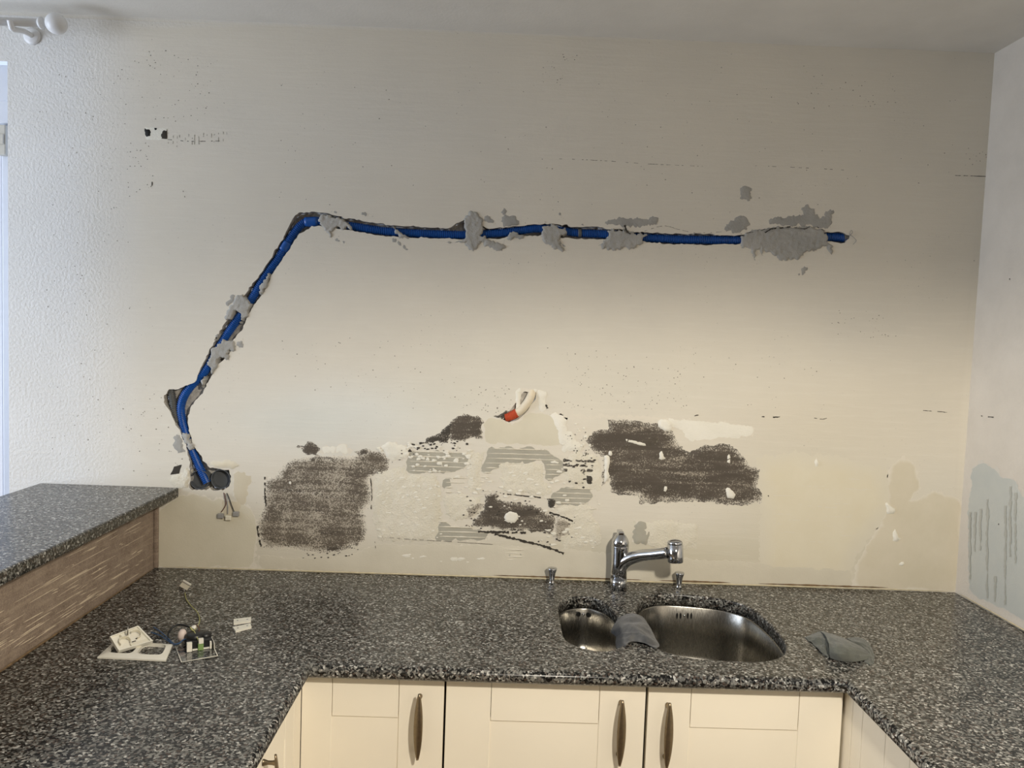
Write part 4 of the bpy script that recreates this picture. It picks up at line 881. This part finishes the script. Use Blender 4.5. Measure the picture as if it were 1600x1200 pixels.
# ------------------------------------------------------------------ cloths
def cloth(name, net, mat, thick=0.003, sub=6, amp=0.0015, seed=1, zmin=None):
    rows = [[on_z(x, y, TOP+h)  for x, y, h in row] for row in net]
    fine = [catmull(r_, sub) for r_ in rows]; cols = list(zip(*fine)); grid = [catmull(list(c_), sub) for c_ in cols]
    nu, nv = len(grid), len(grid[0]); V = []; Fc = []
    for i in range(nu):
        for j in range(nv):
            p = grid[i][j]; bd = min(i, j, nu-1-i, nv-1-j); p = p+Vector((0, 0, 1))*amp*min(1, 0.1+bd*0.18)*(noise.noise(Vector((i*0.10, j*0.55, seed*2.3)))+0.6*noise.noise(Vector((i*0.45, j*0.3, seed*5.1))))
            if zmin is not None: p.z = max(p.z, zmin)
            V.append(p)
    for i in range(nu-1):
        for j in range(nv-1): Fc.append((i*nv+j, (i+1)*nv+j, (i+1)*nv+j+1, i*nv+j+1))
    o = mk(name, V, Fc, mat, None, True)
    m = o.modifiers.new('thickness', 'SOLIDIFY'); m.thickness = thick; m.offset = 1.0
    ms = o.modifiers.new('soft', 'SUBSURF'); ms.levels = 1; ms.render_levels = 1
    return o
# rows run from the back to the front, each row left to right: (pixel x, pixel y, height above the worktop)
k1 = cloth('dishcloth', [
 [(966,966,0.004),(976,960,0.010),(990,958,0.016),(1004,963,0.010),(1010,970,0.003)],
 [(954,986,-0.030),(968,977,0.004),(990,970,0.020),(1008,975,0.016),(1019,986,-0.008)],
 [(962,995,-0.045),(972,988,0.003),(992,982,0.024),(1012,988,0.016),(1026,1000,-0.012)],
 [(961,1004,-0.050),(974,998,0.004),(994,993,0.016),(1014,998,0.018),(1031,1008,-0.004)],
 [(963,1014,-0.040),(976,1009,0.005),(988,1003,0.004),(1008,1005,0.008),(1026,1012,0.005)]], 'cloth_grey', seed=2, amp=0.008)
tag(k1, 'wet grey dishcloth draped over the bridge between the two sink bowls', 'cloth')
k2 = cloth('cleaning_cloth', [
 [(1281,985,0.010),(1297,989,0.014),(1316,996,0.016),(1336,1005,0.014),(1352,1012,0.008)],
 [(1288,991,0.024),(1302,996,0.030),(1320,1003,0.030),(1340,1011,0.022),(1358,1018,0.006)],
 [(1294,1003,0.030),(1308,1007,0.034),(1325,1013,0.032),(1343,1018,0.020),(1363,1024,0.004)],
 [(1295,1017,0.018),(1308,1020,0.024),(1326,1023,0.022),(1342,1025,0.014),(1360,1028,0.003)],
 [(1297,1029,0.0015),(1310,1033,0.0015),(1326,1035,0.0015),(1341,1034,0.002),(1354,1031,0.003)]], 'cloth_slate', seed=5, amp=0.005, zmin=TOP+0.0012)
for net, sd in (([[(1257,995,0.002),(1268,991,0.006),(1280,986,0.009),(1290,988,0.010)], [(1262,1000,0.002),(1272,999,0.010),(1282,996,0.016),(1293,998,0.020)], [(1268,1004,0.002),(1278,1006,0.006),(1286,1006,0.010),(1294,1008,0.016)], [(1276,1012,0.002),(1283,1015,0.006),(1289,1017,0.006),(1296,1018,0.008)], [(1286,1022,0.0015),(1290,1024,0.002),(1293,1026,0.002),(1297,1027,0.002)]], 8),
                ([[(1322,997,0.004),(1336,995,0.010),(1348,997,0.008),(1356,1002,0.002)], [(1332,1003,0.010),(1344,1004,0.014),(1354,1007,0.010),(1362,1012,0.002)], [(1344,1012,0.008),(1354,1014,0.012),(1362,1018,0.006),(1366,1024,0.002)], [(1352,1024,0.003),(1358,1027,0.006),(1364,1030,0.004),(1366,1034,0.0015)], [(1350,1034,0.0015),(1356,1036,0.003),(1361,1038,0.002),(1364,1037,0.0015)]], 9)):
    ch = cloth('fold', net, 'cloth_slate', seed=sd, amp=0.006, zmin=TOP+0.0012); ch.parent = k2
tag(k2, 'crumpled slate grey cleaning cloth lying on the worktop at the right', 'cloth')

# ------------------------------------------------------------------ dismantled socket on the worktop
Z0 = TOP+0.0008
fr = empty('double_faceplate', on_z(210, 1020, Z0), 'white double socket faceplate lying flat on the worktop at the left', 'faceplate')
fa, fb, fc_, fd = [on_z(x, y, Z0) for x, y in ((152, 1029), (259, 1034), (270, 1009), (180, 1003))]
def bil(u, v): return fa.lerp(fb, u).lerp(fd.lerp(fc_, u), v)
def rr_hole(u0, u1, v0, v1, n=24):
    out = []
    for k in range(n):
        a = 2*math.pi*k/n; c_, s_ = math.cos(a), math.sin(a); e = 0.45
        out.append(((u0+u1)/2+(u1-u0)/2*math.copysign(abs(c_)**e, c_), (v0+v1)/2+(v1-v0)/2*math.copysign(abs(s_)**e, s_)))
    return out
holesuv = [rr_hole(0.09, 0.47, 0.17, 0.85), rr_hole(0.53, 0.92, 0.17, 0.85)]
ol = [(0, 0), (0.5, 0), (1, 0), (1, 0.5), (1, 1), (0.5, 1), (0, 1), (0, 0.5)]
V2, F2 = triangulate(ol, holesuv, 0)
V = []; Fc = []; n = len(V2); zz = 0.008
for u, v in V2:
    p = bil(u, v); rim = 0.0035 if (u in (0, 1) or v in (0, 1)) else zz
    V.append(p+Vector((0, 0, rim)))
for u, v in V2: V.append(bil(u, v))
Fc = [f for f in F2]+[tuple(n+i for i in f[::-1]) for f in F2]
ec = {}
for f in F2:
    for a, b in zip(f, f[1:]+f[:1]): ec[(a, b)] = 1
for (a, b) in ec:
    if (b, a) not in ec: Fc.append((b, a, n+a, n+b))
o = under(mk('surround', V, Fc, 'plastic_white'), fr)
bm = bmesh.new(); bm.from_mesh(o.data); bmesh.ops.recalc_face_normals(bm, faces=bm.faces[:]); bm.to_mesh(o.data); bm.free()
# the cover plate leaning on the frame, underside up, with its screw
q0 = on_z(185, 1019, TOP+0.010); q1 = on_z(238.5, 1003.5, TOP+0.012); q3 = on_z(171, 996, TOP+0.034); q2 = on_z(215, 979, TOP+0.036)
cv = empty('socket_cover', q0, 'white square socket cover tilted against its frame with a screw sticking up', 'socket cover')
nn = (q1-q0).cross(q3-q0).normalized(); nn = nn if nn.z > 0 else -nn
def cvp(u, v, h): return q0.lerp(q1, u).lerp(q3.lerp(q2, u), v)+nn*h
V, Fc = hexa([cvp(0, 0, 0), cvp(1, 0, 0), cvp(1, 1, 0), cvp(0, 1, 0)], nn*(-0.004)); under(mk('plate', V, Fc, 'plastic_white'), cv)
def cvbox(u0, u1, v0, v1, h0, h1, mat, nm): V, Fc = hexa([cvp(u0, v0, h0), cvp(u1, v0, h0), cvp(u1, v1, h0), cvp(u0, v1, h0)], nn*(h1-h0)); return under(mk(nm, V, Fc, mat), cv)
cvbox(0.00, 1.0, 0.0, 0.05, 0.0002, 0.006, 'plastic_white', 'rim'); cvbox(0.0, 1.0, 0.95, 1.0, 0.0002, 0.004, 'plastic_white', 'rim'); cvbox(0.0, 0.05, 0.051, 0.949, 0.0002, 0.005, 'plastic_white', 'rim'); cvbox(0.95, 1.0, 0.051, 0.949, 0.0002, 0.005, 'plastic_white', 'rim')
def cvring(u, v, r_, h, a0, a1, nm='socket_well'):
    V = []; Fc = []; nseg = 14; e1 = (q1-q0).normalized(); e2 = nn.cross(e1)
    for k in range(nseg+1):
        a = a0+(a1-a0)*k/nseg; d = e1*math.cos(a)+e2*math.sin(a); c_ = cvp(u, v, 0.0002)
        V += [c_+d*r_, c_+d*r_+nn*h, c_+d*(r_+0.0015)+nn*h, c_+d*(r_+0.0015)]
    for k in range(nseg):
        for m_ in range(3): Fc.append((4*k+m_, 4*k+4+m_, 4*k+5+m_, 4*k+1+m_))
    return under(mk(nm, V, Fc, 'plastic_cream'), cv)
cvring(0.30, 0.42, 0.011, 0.008, -0.6, 3.6); cvring(0.72, 0.60, 0.010, 0.008, -1.6, 2.4); cvring(0.42, 0.80, 0.008, 0.008, -3.2, 0.3)
cvbox(0.50, 0.62, 0.30, 0.34, 0.0004, 0.001, 'plastic_black', 'slot'); cvbox(0.66, 0.74, 0.40, 0.45, 0.0004, 0.001, 'plastic_black', 'slot')
cvbox(0.40, 0.9, 0.08, 0.22, 0.0004, 0.004, 'plastic_cream', 'rib')
sc0 = cvp(0.46, 0.60, 0.001); tube('screw', [sc0, sc0+Vector((0.001, 0, 0.026))], 0.0017, 'screw_steel', cv, 8)
# the socket insert: clear carrier plate, black body, terminals and wires
si = empty('socket_insert', on_z(306, 1020, Z0), 'black socket insert with clear carrier plate and loose wires on the worktop', 'socket insert')
pa, pb, pc, pd = [on_z(x, y, Z0) for x, y in ((283.5, 1036), (340, 1026), (330, 1004), (274, 1011))]
V, Fc = hexa([p+Vector((0, 0, 0.0015)) for p in (pa, pb, pc, pd)], Vector((0, 0, -0.0014))); under(mk('carrier_plate', V, Fc, 'clear', None, False, 'clear plastic plate'), si)
for a, b in ((pa, pb), (pb, pc), (pd, pa)):
    tube('plate_rim', [a+Vector((0, 0, .002)), b+Vector((0, 0, .002))], 0.0009, 'plastic_white', si, 6)
def plb(u, v, h): return pa.lerp(pb, u).lerp(pd.lerp(pc, u), v)+Vector((0, 0, h))
def pbox(u0, u1, v0, v1, h0, h1, mat, nm, bev=0): V, Fc = hexa([plb(u0, v0, h0), plb(u1, v0, h0), plb(u1, v1, h0), plb(u0, v1, h0)], Vector((0, 0, h1-h0))); return under(mk(nm, V, Fc, mat), si)
pbox(0.28, 0.95, 0.62, 1.25, 0.002, 0.020, 'plastic_black', 'body')
cB = plb(0.55, 1.0, 0); lathe('body_core', [(0.020, 0.004), (0.020, 0.026), (0.017, 0.028), (0.0, 0.028)], cB, 'plastic_black', si, 20)
cB = plb(0.83, 1.0, 0); lathe('body_core', [(0.014, 0.004), (0.014, 0.024), (0.011, 0.026), (0.0, 0.026)], cB, 'plastic_black', si, 20)
pbox(0.24, 0.38, 0.52, 0.61, 0.002, 0.022, 'plastic_white', 'terminal'); pbox(0.55, 0.70, 0.52, 0.61, 0.002, 0.016, 'plastic_green', 'terminal'); pbox(0.57, 0.70, 0.53, 0.62, 0.0165, 0.027, 'plastic_white', 'terminal'); pbox(0.88, 0.93, 0.53, 0.6, 0.002, 0.018, 'plastic_white', 'clip'); pbox(0.40, 0.88, 0.56, 0.6, 0.002, 0.005, 'plastic_white', 'clip')
pbox(0.985, 1.0, 0.45, 1.0, 0.002, 0.016, 'plastic_white', 'clip')
pk_ = on_z(285, 992, TOP+0.02); lathe('wire_nut', [(0.009, -0.012), (0.010, 0.0), (0.008, 0.008), (0.005, 0.012), (0.0, 0.013)], pk_, 'plastic_pink', si, 14)
pk2 = on_z(303, 981, TOP+0.024); lathe('wire_nut', [(0.006, -0.006), (0.007, 0.0), (0.005, 0.005), (0.0, 0.006)], pk2, 'plastic_white', si, 14)
def wz(pts): return catmull([on_z(x, y, TOP+h) for x, y, h in pts], 8)
tube('wire', wz([(289,926,0.004),(291,936,0.003),(299,947,0.003),(308,956,0.005),(312,968,0.010),(309,978,0.018),(302,985,0.030),(297,980,0.034),(303,986,0.030),(307,994,0.026),(310,1001,0.022)]), 0.0012, 'wire_yellow', si, 6, label='yellow green wire')
tube('wire', wz([(240,980,0.004),(252,988,0.006),(263,998,0.006),(272,1006,0.008),(280,1005,0.012),(288,999,0.016),(297,1001,0.018)]), 0.0016, 'wire_blue', si, 6, label='blue wire')
tube('wire', wz([(236,988,0.004),(250,993,0.004),(262,1001,0.005),(273,1008,0.006)]), 0.0014, 'wire_blue', si, 6)
tube('wire', wz([(264,1000,0.004),(263,990,0.012),(270,980,0.022),(281,976,0.026),(294,979,0.026),(303,985,0.022)]), 0.0023, 'wire_black', si, 6, label='black wire loop')
tube('wire', wz([(306,976,0.026),(311,982,0.03),(310,990,0.026)]), 0.0015, 'wire_brown', si, 6)
cc = on_z(289, 919, TOP+0.004); lev_ = empty('clear_connector', cc, 'small clear lever connector at the end of the yellow wire', 'connector')
ca_, cb_, cc_, cd_ = [on_z(x, y, TOP+0.001) for x, y in ((280, 920), (292, 927), (299, 918), (287, 911))]
V, Fc = hexa([ca_, cb_, cc_, cd_], Vector((0, 0, 0.008))); under(mk('housing', V, Fc, 'clear'), lev_)
V, Fc = hexa([ca_.lerp(cc_, .3)+Vector((0, 0, .002)), cb_.lerp(cd_, .3)+Vector((0, 0, .002)), cc_.lerp(ca_, .3)+Vector((0, 0, .002)), cd_.lerp(cb_, .3)+Vector((0, 0, .002))], Vector((0, 0, 0.004))); under(mk('contact', V, Fc, 'screw_steel'), lev_)
V, Fc = hexa([ca_.lerp(cd_, .75)+Vector((0, 0, .0082)), cb_.lerp(cc_, .75)+Vector((0, 0, .0082)), cc_+Vector((0, 0, .0082)), cd_+Vector((0, 0, .0082))], Vector((0, 0, 0.002))); under(mk('lever', V, Fc, 'plastic_white'), lev_)
for pts, lab in ((((365, 977), (392, 973), (392.5, 967), (365, 970)), 'upper of two small white plastic strips on the worktop'), (((368, 989), (393, 982), (391, 977), (363.5, 983)), 'lower of two small white plastic strips on the worktop')):
    cs = [on_z(x, y, Z0) for x, y in pts]; t0 = empty('plastic_strip', (cs[0]+cs[2])/2, lab, 'plastic strip', 'white plastic strips')
    V, Fc = hexa(cs, Vector((0, 0, 0.005))); under(mk('strip_body', V, Fc, 'plastic_white'), t0)
    for u in (0.22, 0.78):
        c_ = cs[0].lerp(cs[1], u).lerp(cs[3].lerp(cs[2], u), 0.5)+Vector((0, 0, .0051)); lathe('screw_hole', [(0.0022, 0), (0.0022, 0.0004), (0.0, 0.0005)], c_, 'wire_grey', t0, 10)

# ------------------------------------------------------------------ curtain rod above the door
yr = -0.085
fb_ = on_y(88, 37, yr); rod = empty('curtain_rod', on_y(51, 57, 0), 'white curtain rod with ball finial on a wall bracket above the balcony door', 'curtain rod')
tube('pole', [Vector((-2.5, yr, fb_.z)), Vector((fb_.x-0.03, yr, fb_.z))], 0.011, 'rod_white', rod, 18)
lathe('finial', [(0.0, -0.028)]+[(0.028*math.sin(a), -0.028*math.cos(a)) for a in [math.pi*k/16 for k in range(1, 16)]]+[(0.0, 0.028)], Vector((fb_.x, yr, fb_.z)), 'rod_white', rod, 28, Vector((1, 0, 0)))
lathe('finial_neck', [(0.011, -0.048), (0.016, -0.044), (0.016, -0.038), (0.010, -0.034), (0.012, -0.022)], Vector((fb_.x, yr, fb_.z)), 'rod_white', rod, 20, Vector((1, 0, 0)))
bb = on_y(51, 57, 0); bx_ = bb.x
lathe('bracket_plate', [(0.024, 0.0005), (0.024, 0.004), (0.018, 0.008), (0.0, 0.009)], Vector((bx_, 0, bb.z)), 'rod_white', rod, 24, Vector((0, -1, 0)))
tube('bracket_arm', catmull([Vector((bx_, -0.006, bb.z)), Vector((bx_, -0.04, bb.z-0.001)), Vector((bx_, yr-0.004, fb_.z-0.021)), Vector((bx_, yr-0.012, fb_.z-0.016)), Vector((bx_, yr-0.018, fb_.z-0.002))], 6), 0.0075, 'rod_white', rod, 12)
